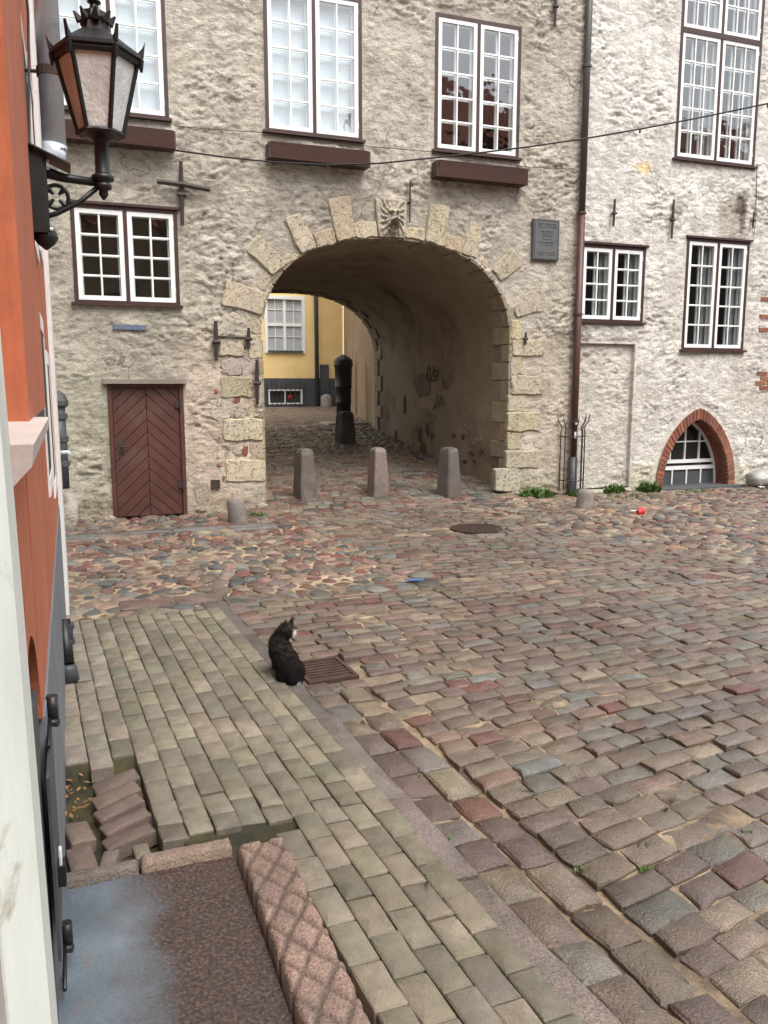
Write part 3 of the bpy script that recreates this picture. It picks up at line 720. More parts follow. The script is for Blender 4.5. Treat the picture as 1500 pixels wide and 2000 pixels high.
# recess of the blocked doorway in the white house
nx = np.linspace(NICHE[0], NICHE[1], 60); nz = np.linspace(NICHE[2], NICHE[3], 120); X, Z = np.meshgrid(nx, nz)
hh = relief(X, Z, 123, .95) * sstep(0, .12, np.minimum.reduce([X - NICHE[0], NICHE[1] - X, NICHE[3] - Z])) ; Yv = D + .075 - hh
idx = np.arange(X.size).reshape(X.shape)
np_mesh('blocked_doorway', np.stack([X, Yv, Z], -1).reshape(-1, 3), np.stack([idx[:-1, :-1], idx[:-1, 1:], idx[1:, 1:], idx[1:, :-1]], -1).reshape(-1, 4), np.broadcast_to(np.array((.86, .84, .80)), (X.size, 3)), 'white_plaster', white_house)
m = MB(); a, b, z0, z1 = NICHE
m.add([(a, D, z0), (a, D + .1, z0), (a, D + .1, z1), (a, D, z1), (b, D, z0), (b, D + .1, z0), (b, D + .1, z1), (b, D, z1)], [(0, 1, 2, 3), (4, 7, 6, 5), (3, 2, 6, 7)]); m.build('niche_reveal', 'white_plaster', white_house)
# masses behind the facades, so that the houses are closed volumes
TB = 17.6                                                     # back of the gate house
m = MB(); m.box(G0, 13.6, 11.75, TB - .02, 9.3, 9.4); m.box(G0 - .1, G0, 11.5, TB, -.1, 9.4); m.box(13.6, 13.7, 11.5, TB, -.1, 9.4)
m.box(G0, AC - AA - .45, TB - .2, TB, -.1, 9.4); m.box(AC + AA + .45, 13.6, TB - .2, TB, -.1, 9.4)
xs = np.linspace(AC - AA, AC + AA, 41)
FZ = -.16                                                     # the far mouth of the passage sits a little lower
for i in range(40): m.box(xs[i], xs[i + 1], TB - .2, TB, max(arch_z(xs[i]), arch_z(xs[i + 1])) + FZ, 9.4)
for s in (-1, 1): m.box(*sorted((AC + s * AA, AC + s * (AA + .45))), TB - .2, TB, -.1, 9.4)
m.build('rear_mass', 'tan_render', gate_house)
# vault of the passage
prof = [(AC - AA, z) for z in np.linspace(-.1, AS, 14)] + [(float(x), float(arch_z(x))) for x in AC - AA * np.cos(np.linspace(0, np.pi, 60))[1:-1]] + [(AC + AA, z) for z in np.linspace(AS, -.1, 14)]
ys = np.linspace(D - .004, TB, 60); V = []; 
for j, y in enumerate(ys):
    f = j / 59
    for k, (x, z) in enumerate(prof):
        s = .005 * float(fbm(np.array([y * 1.3 + k * .11]), np.array([k * .13]), 2, 6)[0])
        V.append((AC + (x - AC) * (1 - .0 * f + s * .6 / AA), y, z + (FZ * f if z > AS - .5 else 0) + s))
n = len(prof); Q = [(j * n + k, j * n + k + 1, (j + 1) * n + k + 1, (j + 1) * n + k) for j in range(59) for k in range(n - 1)]
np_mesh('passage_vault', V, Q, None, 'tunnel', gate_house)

# ------------------------------------------------------------------ dressed stones of the gate
LS = (.48, .42, .31)
def wall_fn(a, b, d): return (a, D - d, b)
def px_stone(name, px, proud=.05, col=LS, parent=gate_house, mat='limestone', var=.12):
    P = [wall_pt(*p) for p in px]
    if sum(P[i][0] * P[(i + 1) % len(P)][1] - P[(i + 1) % len(P)][0] * P[i][1] for i in range(len(P))) < 0: P = P[::-1]
    q = []
    for k in range(len(P)):
        a, b = P[k], P[(k + 1) % len(P)]
        a0 = (a[0] + (P[k - 1][0] - a[0]) * .06, a[1] + (P[k - 1][1] - a[1]) * .06); a1 = (a[0] + (b[0] - a[0]) * .06, a[1] + (b[1] - a[1]) * .06)
        q += [a0, a1]
        for t in (.35, .68): q.append((a[0] + (b[0] - a[0]) * t + random.gauss(0, .010), a[1] + (b[1] - a[1]) * t + random.gauss(0, .010)))
    m = MB(); m.prism(q, wall_fn, -.06, proud, jcol(col, var, .02), bev=.014); return m.build(name, mat, parent)
def cr(pts, s=2.143, ox=400, oy=370): return [(ox + x / s, oy + y / s) for x, y in pts]
YL = (.50, .43, .30)
for pts, pr, c in [([(65, 485), (88, 378), (262, 436), (236, 527)], .055, LS), ([(165, 255), (225, 185), (341, 310), (283, 362)], .05, LS), ([(330, 125), (395, 95), (468, 245), (405, 273)], .05, LS),
               ([(508, 45), (605, 28), (630, 202), (553, 222)], .055, (.49, .40, .28)), ([(450, 185), (532, 160), (553, 222), (470, 247)], .03, (.47, .36, .26)), ([(618, 142), (716, 134), (724, 200), (632, 204)], .03, LS),
               ([(838, 160), (918, 165), (916, 219), (838, 203)], .035, YL), ([(940, 55), (1022, 75), (1000, 242), (918, 219)], .05, YL), ([(1008, 190), (1080, 205), (1066, 268), (1000, 243)], .03, (.48, .35, .24)),
               ([(1108, 125), (1158, 152), (1136, 292), (1072, 268)], .035, (.49, .41, .29)), ([(1150, 270), (1192, 292), (1180, 334), (1140, 296)], .02, (.49, .39, .28)), ([(1278, 245), (1328, 320), (1236, 384), (1196, 338)], .04, (.45, .39, .29)),
               ([(1292, 492), (1340, 440), (1388, 420), (1422, 440), (1410, 512), (1300, 536)], .045, (.45, .40, .31)), ([(306, 300), (345, 268), (400, 274), (342, 316)], .02, (.44, .38, .28)), ([(205, 400), (245, 335), (290, 364), (250, 432)], .02, (.44, .38, .27))]:
    px_stone('voussoir', cr(pts), pr, c)
for x0, y0, x1, y1, c in [(479, 612, 511, 652, (.49, .42, .29)), (427, 658, 476, 696, LS), (485, 655, 511, 700, (.46, .40, .28)), (430, 736, 494, 777, (.40, .35, .23)), (485, 777, 513, 817, (.43, .37, .25)), (436, 818, 513, 860, LS), (487, 864, 515, 897, (.45, .39, .27)), (440, 898, 517, 940, LS), (491, 940, 518, 980, (.47, .43, .30))]:
    px_stone('quoin', [(x0, y0), (x1, y0), (x1, y1), (x0, y1)], .045 if x1 - x0 > 40 else .02, c)
for x0, y0, x1, y1, c in [(1280, 545, 1325, 628, (.50, .43, .28)), (1284, 632, 1415, 695, LS), (1280, 700, 1332, 776, YL), (1278, 780, 1410, 857, LS), (1266, 861, 1336, 930, LS), (1262, 932, 1400, 1010, YL), (1264, 1014, 1322, 1088, (.50, .44, .30)), (1256, 1092, 1396, 1166, LS), (1212, 1168, 1314, 1262, (.46, .44, .33))]:
    px_stone('quoin', cr([(x0, y0), (x1, y0), (x1, y1), (x0, y1)]), .045 if x1 - x0 > 80 else .025, c)
# returns of the dressed stones on the jamb and the underside of the arch
def jamb_block(side, z0, z1, y1, c, proud=.03):
    m = MB(); xw = AC + side * AA
    m.prism([(D - .01, z0), (y1, z0), (y1, z1), (D - .01, z1)] if side > 0 else [(D - .01, z0), (D - .01, z1), (y1, z1), (y1, z0)], lambda a, b, d: (xw - side * d, a, b), -.04, proud, jcol(c, .1), bev=.012); m.build('jamb_stone', 'limestone', gate_house)
z = .02; k = 0
while z < 2.85:
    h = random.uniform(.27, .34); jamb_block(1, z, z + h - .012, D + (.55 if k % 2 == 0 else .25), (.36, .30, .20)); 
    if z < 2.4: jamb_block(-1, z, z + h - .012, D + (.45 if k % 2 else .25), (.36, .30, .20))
    z += h; k += 1
def soffit(y0, y1, th0, th1, zoff, c):
    m = MB(); n = 5; vs = []; 
    for d in (-.03, .03):
        for y in (y0, y1):
            for t in np.linspace(th0, th1, n):
                x = AC + AA * math.cos(t); zz = float(arch_z(x)) + zoff; dx, dz = AC - x, AS + .4 - zz; L = math.hypot(dx, dz); vs.append((x + dx / L * d, y, zz + dz / L * d))
    q = lambda d, j, k: (d * 2 + j) * n + k
    fsx = [(q(d, 0, k), q(d, 0, k + 1), q(d, 1, k + 1), q(d, 1, k)) for d in (0, 1) for k in range(n - 1)] + [(q(0, j, k), q(0, j, k + 1), q(1, j, k + 1), q(1, j, k)) for j in (0, 1) for k in range(n - 1)] + [(q(0, 0, e), q(0, 1, e), q(1, 1, e), q(1, 0, e)) for e in (0, n - 1)]
    m.add(vs, fsx, jcol(c, .12)); m.build('soffit_stone', 'limestone', gate_house)
ths = np.linspace(.12, math.pi - .12, 20)
for i in range(19):
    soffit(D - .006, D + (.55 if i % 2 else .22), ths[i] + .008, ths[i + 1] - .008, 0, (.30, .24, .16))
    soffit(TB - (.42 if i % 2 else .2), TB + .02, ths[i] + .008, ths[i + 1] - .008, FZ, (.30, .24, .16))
z = .75; k = 0
while z < 2.5:
    h = random.uniform(.26, .36); m = MB(); y0 = TB - (.4 if k % 2 else .2)
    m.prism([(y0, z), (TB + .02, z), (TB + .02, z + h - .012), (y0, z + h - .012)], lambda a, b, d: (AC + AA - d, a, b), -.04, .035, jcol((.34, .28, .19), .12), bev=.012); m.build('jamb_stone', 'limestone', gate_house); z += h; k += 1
# keystone with a lion mask
key = px_stone('keystone', [(731, 386), (790, 384), (791, 464), (739, 464)], .06, (.47, .42, .33))
kx0, kz0 = wall_pt(737, 464); kx1, kz1 = wall_pt(790, 388)
n = 56; xs = np.linspace(-1, 1, n); zs = np.linspace(-1, 1, int(n * 1.4)); X, Z = np.meshgrid(xs, zs)
def bmp(x, z, rx, rz, p=2.0): return np.maximum(0, 1 - ((X - x) / rx) ** 2 - ((Z - z) / rz) ** 2) ** (1 / p)
th = np.arctan2(Z - .0, X); rr = np.hypot(X, (Z) * .85)
hgt = .35 * bmp(0, .05, .62, .72) + .16 * (np.cos(th * 17 + rr * 5) * .5 + .5) * sstep(.38, .6, rr) * (1 - sstep(.88, 1.0, np.maximum(np.abs(X), np.abs(Z))))
hgt += .30 * bmp(0, .02, .13, .36) + .22 * bmp(-.24, .28, .22, .13) + .22 * bmp(.24, .28, .22, .13) - .26 * bmp(-.21, .17, .13, .085, 3) - .26 * bmp(.21, .17, .13, .085, 3) + .18 * bmp(-.21, .16, .06, .04) + .18 * bmp(.21, .16, .06, .04)
hgt += .24 * bmp(-.16, -.17, .2, .15) + .24 * bmp(.16, -.17, .2, .15); ring = np.abs(np.hypot(X / .40, (Z + .46) / .33) - 1); hgt += .30 * np.maximum(0, 1 - (ring / .16) ** 2) - .42 * bmp(0, -.46, .33, .27, 4)
hgt += .05 * fbm(X * 5, Z * 5, 3, 3); edge = 1 - sstep(.85, 1.0, np.maximum(np.abs(X), np.abs(Z)))
Yk = D - .058 - .20 * np.maximum(hgt, -.3) * edge; PX = (kx0 + kx1) / 2 + X * (kx1 - kx0) / 2 * .94; PZ = (kz0 + kz1) / 2 + Z * (kz1 - kz0) / 2 * .95
idx = np.arange(X.size).reshape(X.shape)
np_mesh('lion_mask', np.stack([PX, Yk, PZ], -1).reshape(-1, 3), np.stack([idx[:-1, :-1], idx[:-1, 1:], idx[1:, 1:], idx[1:, :-1]], -1).reshape(-1, 4), np.broadcast_to(np.array((.43, .38, .30)), (X.size, 3)), 'limestone', key)
# bared bricks and rubble beside the gate
for u, v, w_, h_ in [(465, 727, 11, 14), (462, 783, 22, 11), (478, 880, 14, 22), (396, 648, 10, 12), (384, 646, 6, 12), (421, 765, 9, 14), (436, 935, 10, 18), (396, 786, 26, 5), (427, 908, 8, 8)]:
    q = [(u + w_ / 2 * math.cos(t) + random.uniform(-1.5, 1.5), v + h_ / 2 * math.sin(t) + random.uniform(-1.5, 1.5)) for t in np.linspace(0, 2 * np.pi, 8)[:-1]]
    px_stone('brick', q, .026, (.26, .075, .045), mat='brick_attr')
for u0, v0, u1, v1, c in [(409, 778, 454, 822, (.50, .44, .38)), (430, 612, 474, 655, (.47, .42, .34)), (432, 700, 478, 733, (.49, .43, .37)), (380, 940, 410, 985, (.42, .37, .28)), (430, 945, 480, 972, (.46, .41, .34)), (455, 800, 480, 816, (.50, .44, .38)), (455, 866, 475, 888, (.48, .42, .35)), (400, 985, 440, 1003, (.36, .31, .22))]:
    cx, cy = (u0 + u1) / 2, (v0 + v1) / 2
    q = [(cx + (u1 - u0) / 2 * math.copysign(abs(math.cos(t)) ** .6, math.cos(t)) + random.uniform(-2, 2), cy + (v1 - v0) / 2 * math.copysign(abs(math.sin(t)) ** .6, math.sin(t)) + random.uniform(-2, 2)) for t in np.linspace(0, 2 * np.pi, 12)[:-1]]
    px_stone('rubble_stone', q, .03, c)
for i in range(26):
    u = random.uniform(140, 520) if i < 14 else random.uniform(995, 1090); v = 1013 - (u - 300) * .055 - random.uniform(2, 14); a = random.uniform(7, 16); b = random.uniform(4, 8)
    if 215 < u < 372: continue
    px_stone('rubble_stone', [(u + a * math.cos(t) * random.uniform(.8, 1.1), v + b * math.sin(t)) for t in np.linspace(0, 2 * np.pi, 9)[:-1]], .05, (.36, .31, .25))

# ------------------------------------------------------------------ windows
def window(parent, r, rows, tag_label, cols=2, back='interior', sky_reflection=None, transom=None, curtain=False, inner=True):
    x0, x1, z0, z1 = r; fw = .05; xm = (x0 + x1) / 2; Y0 = D - .012
    m = MB()
    m.box(x0, x0 + fw, Y0, D + .14, z0, z1); m.box(x1 - fw, x1, Y0, D + .14, z0, z1); m.box(x0 + fw, x1 - fw, Y0 + .002, D + .138, z1 - fw, z1)
    m.box(x0 + fw, x1 - fw, Y0 + .002, D + .138, z0, z0 + .035); m.box(xm - .025, xm + .025, Y0 + .002, D + .06, z0 + .035, z1 - fw)
    tops = [(z0 + .035, z1 - fw, rows)]
    if transom:
        m.box(x0 + fw, x1 - fw, Y0 - .004, D + .06, transom - .04, transom + .04); tops = [(z0 + .035, transom - .04, rows), (transom + .04, z1 - fw, 4)]
    win = m.build('window', 'brown_paint', parent); win['label'] = tag_label
    m = MB(); m.box(x0 - .045, x1 + .03, D - .075, D + .01, z0 - .035, z0 - .002); m.build('sill', 'brown_paint', win)
    pane_mesh = None
    for (za, zb, nr) in tops:
        for xa, xb in ((x0 + fw, xm - .025), (xm + .025, x1 - fw)):
            s = .058; m = MB(); ya, yb = Y0 + .010, D + .045
            m.box(xa, xa + s, ya, yb, za, zb); m.box(xb - s, xb, ya, yb, za, zb); m.box(xa + s, xb - s, ya, yb, zb - s, zb); m.box(xa + s, xb - s, ya, yb, za, za + s)
            gx = [xa + s + (xb - xa - 2 * s) * i / cols for i in range(cols + 1)]; gz_ = [za + s + (zb - za - 2 * s) * i / nr for i in range(nr + 1)]
            for x in gx[1:-1]: m.box(x - .010, x + .010, ya + .006, yb - .01, za + s, zb - s)
            for z in gz_[1:-1]: m.box(xa + s, xb - s, ya + .008, yb - .012, z - .011, z + .011)
            for zz in (za + .12, zb - .16): m.box(xb - .012 if xa > xm - .1 else xa, xb if xa > xm - .1 else xa + .012, ya - .008, ya, zz, zz + .07)
            m.build('sash', 'white_paint', win)
            if inner:
                m = MB(); yi, yj = D + .080, D + .110
                m.box(xa, xa + .075, yi, yj, za, zb); m.box(xb - .075, xb, yi, yj, za, zb); m.box(xa + .075, xb - .075, yi, yj, zb - .06, zb); m.box(xa + .075, xb - .075, yi, yj, za, za + .06)
                for x in gx[1:-1]: m.box(x - .014, x + .014, yi, yj - .004, za, zb)
                for z in gz_[1:-1]: m.box(xa, xb, yi + .002, yj - .006, z - .012, z + .012)
                m.build('inner_sash', 'white_paint', win)
            for i in range(cols):
                for j in range(nr):
                    w_, h_ = gx[i + 1] - gx[i], gz_[j + 1] - gz_[j]; key_ = (round(w_, 3), round(h_, 3))
                    if pane_mesh is None or pane_mesh[0] != key_:
                        q = MB(); q.add([(-w_ / 2, 0, -h_ / 2), (w_ / 2, 0, -h_ / 2), (w_ / 2, 0, h_ / 2), (-w_ / 2, 0, h_ / 2)], [(0, 1, 2, 3)]); o = q.build('pane', 'glass', win); pane_mesh = (key_, o.data)
                    else: o = bpy.data.objects.new('pane', pane_mesh[1]); COL.objects.link(o); o.parent = win
                    o.location = ((gx[i] + gx[i + 1]) / 2, D + .018, (gz_[j] + gz_[j + 1]) / 2); o.rotation_euler = (random.gauss(0, .006), 0, random.gauss(0, .006))
    m = MB(); yb = D + (.95 if not sky_reflection else .150)
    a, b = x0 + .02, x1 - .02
    m.add([(a, D + .135, z0), (b, D + .135, z0), (b, D + .135, z1), (a, D + .135, z1), (a, yb, z0), (b, yb, z0), (b, yb, z1), (a, yb, z1)], [(0, 1, 5, 4), (3, 7, 6, 2), (0, 4, 7, 3), (1, 2, 6, 5)] + ([] if sky_reflection else [(4, 5, 6, 7)]))
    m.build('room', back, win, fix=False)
    if sky_reflection:
        m = MB(); m.add([(a, yb, z0), (b, yb, z0), (b, yb, z1), (a, yb, z1)], [(0, 1, 2, 3)]); m.build('sky_reflection', sky_reflection, win, fix=False)  # sheet behind the glass, coloured to imitate reflected sky
    if curtain:
        m = MB(); 
        for xa, xb in ((xm - .15, xm - .05), (x1 - .17, x1 - .06)):
            n = 12; vs = []; 
            for i in range(n + 1):
                x = xa + (xb - xa) * i / n; y = D + .17 + .02 * math.sin(i * 2.1); vs += [(x, y, z0), (x, y, z1)]
            m.add(vs, [(2 * i, 2 * i + 2, 2 * i + 3, 2 * i + 1) for i in range(n)])
        m.build('curtain', 'curtain', win, smooth=True, fix=False)
    return win
window(gate_house, WIN['w1'], 5, 'tall white window behind the street lantern', sky_reflection='sky_reflection')
window(gate_house, WIN['w2'], 5, 'tall white window above the left half of the arch', sky_reflection='sky_reflection')
window(gate_house, WIN['w3'], 5, 'tall dark-paned white window above the right half of the arch', back='brown_room')
window(gate_house, WIN['w4'], 4, 'square white window above the wooden door')
window(white_house, WIN['r1'], 5, 'tallest white window, cut by the top edge', transom=7.42, cols=3, curtain=True)
window(white_house, WIN['r2'], 4, 'small square white window next to the downpipe', curtain=True)
window(white_house, WIN['r3'], 5, 'white window above the pointed cellar arch', curtain=True)
# smooth render bands round the openings on the gate house are part of the wall relief; dark lintel strips over the low windows
for r, par in ((WIN['w4'], gate_house), (WIN['r2'], white_house), (WIN['r3'], white_house)):
    m = MB(); m.box(r[0] - .03, r[1] + .04, D - .05, D + .02, r[3] + .003, r[3] + .035); m.build('drip_strip', 'brown_paint', par)

# ------------------------------------------------------------------ old door of the gate house
x0, x1, z0, z1 = DOOR; m = MB()
m.box(x0, x0 + .055, D - .02, D + .12, 0, z1); m.box(x1 - .055, x1, D - .02, D + .12, 0, z1); m.box(x0 + .055, x1 - .055, D - .018, D + .118, z1 - .05, z1)
door = m.build('door', 'door_wood', gate_house); door['label'] = 'dark red wooden plank door with herringbone boards'
m = MB(); m.box(x0 + .05, x1 - .05, D + .028, D + .07, .01, z1 - .04); m.build('door_leaf', 'brown_paint', door)
xa, xb, za, zb = x0 + .06, x1 - .06, .02, z1 - .055; xm = (xa + xb) / 2
def clip_poly(poly, x0, x1, z0, z1):
    for ax, lim, sg in ((0, x0, 1), (0, x1, -1), (1, z0, 1), (1, z1, -1)):
        new = []
        for k in range(len(poly)):
            a, b = poly[k], poly[(k + 1) % len(poly)]; da, db = (a[ax] - lim) * sg, (b[ax] - lim) * sg
            if da >= 0: new.append(a)
            if da * db < 0: t = da / (da - db); new.append((a[0] + (b[0] - a[0]) * t, a[1] + (b[1] - a[1]) * t))
        poly = new
        if len(poly) < 3: return []
    return poly
pw = .165; s = .95
for side in (-1, 1):
    lo, hi = (xa, xm - .003) if side < 0 else (xm + .003, xb)
    for k in range(-8, 16):
        zb0 = za + k * pw
        zl = lambda x, base: base + (-(abs(x - xm)) * s)
        q = clip_poly([(lo, zl(lo, zb0)), (hi, zl(hi, zb0)), (hi, zl(hi, zb0 + pw - .010)), (lo, zl(lo, zb0 + pw - .010))], xa, xb, za, zb)
        if len(q) >= 3:
            m = MB(); m.prism(q, lambda a, b, d: (a, D - d, b), -.03, -.004 + random.gauss(0, .001), bev=.004); m.build('plank', 'door_wood', door)
m = MB(); m.box(xa + .05, xa + .12, D - .004, D + .004, .86, 1.03); m.tube([(xa + .085, D, .97), (xa + .085, D - .05, .97), (xa + .155, D - .055, .965)], .009, 8); m.tube([(xa + .085, D + .0, .92), (xa + .085, D - .02, .92)], .022, 10); m.build('door_handle', 'iron', door)
for zz in (.35, 1.45):
    m = MB(); m.tube([(x1 - .05, D - .03, zz), (x1 - .05, D - .03, zz + .16)], .014, 8); m.box(x1 - .11, x1 - .05, D - .024, D - .012, zz + .03, zz + .13); m.build('hinge', 'iron', door)
m = MB(); m.box(x0 - .055, x1 + .04, D - .11, D + .02, z1 + .004, z1 + .062); m.build('lintel_board', 'grey_wood', door)

# ------------------------------------------------------------------ cellar window under the pointed brick arch
def cell_curve(inset, n):
    # right half from base to apex, as (half width, z)
    zt = 1.385 - inset * 1.25; t = np.linspace(0, 1, n); z = zt * np.sin(t * np.pi / 2) ** 1.0
    return [(float(cell_halfw(a, inset)), float(a)) for a in z]
cw = MB()
n = 26; cin = cell_curve(.30, n); YR = D + .30
# frame following the pointed arch
def strip(m, ca, cb, y0, y1):
    for s in (-1, 1):
        for i in range(len(ca) - 1):
            p = [(CELL[0] + s * ca[i][0], ca[i][1]), (CELL[0] + s * ca[i + 1][0], ca[i + 1][1]), (CELL[0] + s * cb[i + 1][0], cb[i + 1][1]), (CELL[0] + s * cb[i][0], cb[i][1])]
            m.add([(a, y, b) for y in (y0, y1) for a, b in p], [(0, 1, 2, 3), (4, 7, 6, 5), (0, 4, 5, 1), (2, 6, 7, 3)])
CO = .14
def inner_hw(z): return float(cell_halfw(z, .17))
strip(cw, cell_curve(.150, n), cell_curve(.20, n), YR - .03, YR + .03)
cw.box(CELL[0] - inner_hw(.42), CELL[0] + inner_hw(.42), YR - .035, YR + .03, .40, .46)
cw.box(CELL[0] - inner_hw(.32), CELL[0] + inner_hw(.32), YR - .035, YR + .03, .28, .345)
for dx in (-.34, -.02, .30):
    top = 1.385 - .17 * 1.25
    zs_ = np.linspace(.46, top, 60); zt = max([z for z in zs_ if inner_hw(z) > abs(dx)] or [.5]); cw.box(CELL[0] + dx - .012, CELL[0] + dx + .012, YR - .025, YR + .01, .46, zt)
cw.box(CELL[0] - inner_hw(.78), CELL[0] + inner_hw(.78), YR - .022, YR + .008, .77, .792)
for dx in (-.60, -.28, .04, .36): cw.box(CELL[0] + dx - .012, CELL[0] + dx + .012, YR - .03, YR, .02, .28)
cellar = cw.build('cellar_window', 'white_paint', white_house); cellar['label'] = 'low white window under a pointed arch of red bricks'
m = MB(); cc = cell_curve(.16, n); poly = [(CELL[0] + a, z) for a, z in cc] + [(CELL[0] - a, z) for a, z in cc[::-1]][1:]
m.add([(a, YR + .012, b) for a, b in poly], [tuple(range(len(poly)))]); m.build('pane', 'dark_glass', cellar)
m = MB(); m.add([(a, YR + .5, b) for a, b in poly], [tuple(range(len(poly)))]); strip(m, cell_curve(.10, n), cell_curve(.15, n), YR + .02, YR + .52); m.box(CELL[0] - .9, CELL[0] + .9, YR + .02, YR + .52, -.1, .014); m.build('cellar_room', 'interior', cellar)
m = MB(); strip(m, cell_curve(.10, n), cell_curve(.14, n), D - .0, YR + .02); m.build('reveal', 'brick', cellar)
m = MB(); m.box(CELL[0] - inner_hw(.15), CELL[0] + inner_hw(.15), YR - .004, YR + .02, .012, .30); m.build('lower_panel', 'dark_plinth', cellar)
m = MB(); m.box(CELL[0] - .9, CELL[0] + .9, D - .25, D + .6, -.1, .012); m.build('threshold', 'dark_plinth', cellar)
# bricks of the arch, headers turned along the curve, on a mortar bed
outer, innr = cell_curve(.0, 400), cell_curve(.155, 400)
def resamp(c, k):
    P = np.array(c); L = np.r_[0, np.cumsum(np.linalg.norm(np.diff(P, axis=0), axis=1))]; t = np.linspace(0, L[-1], k); return np.column_stack([np.interp(t, L, P[:, 0]), np.interp(t, L, P[:, 1])])
NBK = 20; ro, ri = resamp(outer, NBK + 1), resamp(innr, NBK + 1)
m = MB(); strip(m, resamp(outer, 30).tolist(), resamp(innr, 30).tolist(), D - .018, D + .1); m.build('mortar_bed', 'mortar', cellar)
for s in (-1, 1):
    for i in range(NBK):
        a, b, c, d = ro[i], ro[i + 1], ri[i + 1], ri[i]; e = .08
        q = [a + (b - a) * e, b + (a - b) * e, c + (d - c) * e, d + (c - d) * e]
        q = [(CELL[0] + s * (p[0]), p[1]) for p in q]
        if s > 0: q = q[::-1]
        mm = MB(); mm.prism(q, lambda x, z, dd: (x, D - dd, z), -.12, .035 + random.gauss(0, .004), jcol((.255, .088, .052), .25, .08), bev=.006); mm.build('brick', 'brick_attr', cellar)
# reveal courses on the deep right side
for i in range(NBK - 2):
    a, b = ri[i], ri[i + 1]; mm = MB()
    p0, p1 = np.array((CELL[0] + a[0], a[1])), np.array((CELL[0] + b[0], b[1])); p0, p1 = p0 + (p1 - p0) * .06, p1 + (p0 - p1) * .06
    nrm = np.array((-(p1 - p0)[1], (p1 - p0)[0])); nrm = nrm / np.linalg.norm(nrm)
    for ya, yb in ((D + .002, D + .13), (D + .14, YR - .03)):
        q = [p0 - nrm * .02, p1 - nrm * .02, p1 + nrm * .012, p0 + nrm * .012]
        mm.add([(x, y, z) for y in (ya, yb) for x, z in q], [(0, 1, 2, 3), (4, 7, 6, 5), (0, 4, 5, 1), (1, 5, 6, 2), (2, 6, 7, 3), (3, 7, 4, 0)], jcol((.24, .078, .045), .2, .06))
    mm.build('brick', 'brick_attr', cellar)
# bared brick patches at the far right of the white house
for zc, n_ in ((1.95, 4), (2.95, 1), (2.72, 1), (3.25, 1)):
    for i in range(n_):
        for j in range(2):
            mm = MB(); xx = 11.52 + j * .27 + (i % 2) * .1; zz = zc - i * .085; mm.prism([(xx, zz), (xx + .25, zz), (xx + .25, zz + .068), (xx, zz + .068)], wall_fn, -.02, .03, jcol((.26, .085, .05), .2), bev=.006); mm.build('brick', 'brick_attr', white_house)

# ------------------------------------------------------------------ iron anchors on the walls (parts of the houses)
def anchor(parent, u, v0, v1, w_=.035, cross=None, boss=True, name='wall_anchor'):
    x, zt = wall_pt(u, v0); _, zb = wall_pt(u, v1); m = MB(); y = D - .075
    m.tube([(x + .004, y, zt), (x, y, (zt + zb) / 2), (x - .004, y, zb)], [w_ * .45, w_ * .62, w_ * .45], 6)
    if boss: zc = zb + (zt - zb) * .48; m.tube([(x - w_ * 1.0, y - .012, zc), (x + w_ * 1.0, y - .012, zc)], w_ * .55, 8); m.tube([(x, y, zc), (x, D + .05, zc)], .016, 6)
    else: m.tube([(x, y, (zt + zb) / 2), (x, D + .05, (zt + zb) / 2)], .012, 6)
    if cross:
        (ua, va), (ub, vb) = cross; a, b = wall_pt(ua, va), wall_pt(ub, vb); m.tube([(a[0], y - .03, a[1]), ((a[0] + b[0]) / 2, y - .034, (a[1] + b[1]) / 2 + .01), (b[0], y - .03, b[1])], [.03, .036, .03], 6)
    return m.build(name, 'iron', parent)
anchor(gate_house, 351, 318, 442, .055, ((305, 358), (407, 374)))['label'] = 'iron cross-shaped wall anchor'
anchor(gate_house, 419, 628, 705, .055); anchor(gate_house, 483, 641, 682, .045); anchor(gate_house, 499, 703, 790, .05); anchor(gate_house, 797, 354, 436, .022); anchor(gate_house, 1081, -25, 56, .04); anchor(gate_house, 1022, 650, 674, .035)
anchor(white_house, 1195, 391, 444, .036); anchor(white_house, 1310, 392, 468, .036); anchor(white_house, 1466, 415, 448, .03)
a, b = wall_pt(419, 657), wall_pt(483, 660); m = MB(); m.tube([(a[0], D - .06, a[1]), (b[0], D - .06, b[1])], .013, 6); m.build('tie_bar', 'iron', gate_house)
x, z = wall_pt(420, 945); m = MB(); m.box(x - .06, x + .06, D - .06, D, z - .06, z + .06); m.build('socket_box', 'iron', gate_house)

# ------------------------------------------------------------------ things on the facade
for (xa, xb, za, zb), lab in (((.10, 1.44, 4.775, 4.985), 'empty brown wooden flower box under the window behind the lantern'), ((2.70, 4.085, 4.785, 4.985), 'empty brown wooden flower box left above the arch'), ((5.15, 6.60, 4.755, 4.975), 'empty brown wooden flower box right above the arch')):
    t = thing('flower_box', lab, 'flower box', group='flower boxes under the upper windows')
    ya, yb = D - .235, D - .035
    m = MB(); m.prism([(ya - .0, za), (ya - .03, zb), (ya - .005, zb), (ya + .025, za)], lambda a, b, d: (d, a, b), xa, xb); m.build('front_board', 'planter_wood', t)
    m = MB(); m.box(xa + .002, xb - .002, ya + .02, yb, za - .004, za + .02); m.build('bottom_board', 'planter_wood', t)
    for xx in (xa - .012, xb + .012): m = MB(); m.box(xx - .012, xx + .012, ya - .005, yb, za, zb - .002); m.build('end_board', 'planter_wood', t)
    m = MB(); m.box(xa, xb, yb - .02, yb, za + .02, zb - .01); m.build('back_board', 'planter_wood', t)
    for f in (.15, .85):
        xx = xa + (xb - xa) * f; m = MB(); m.tube([(xx, D + .02, za + .15), (xx, yb + .005, za + .15), (xx, yb + .005, za - .012), (xx, ya + .03, za - .012)], .008, 6); m.build('bracket', 'iron', t)
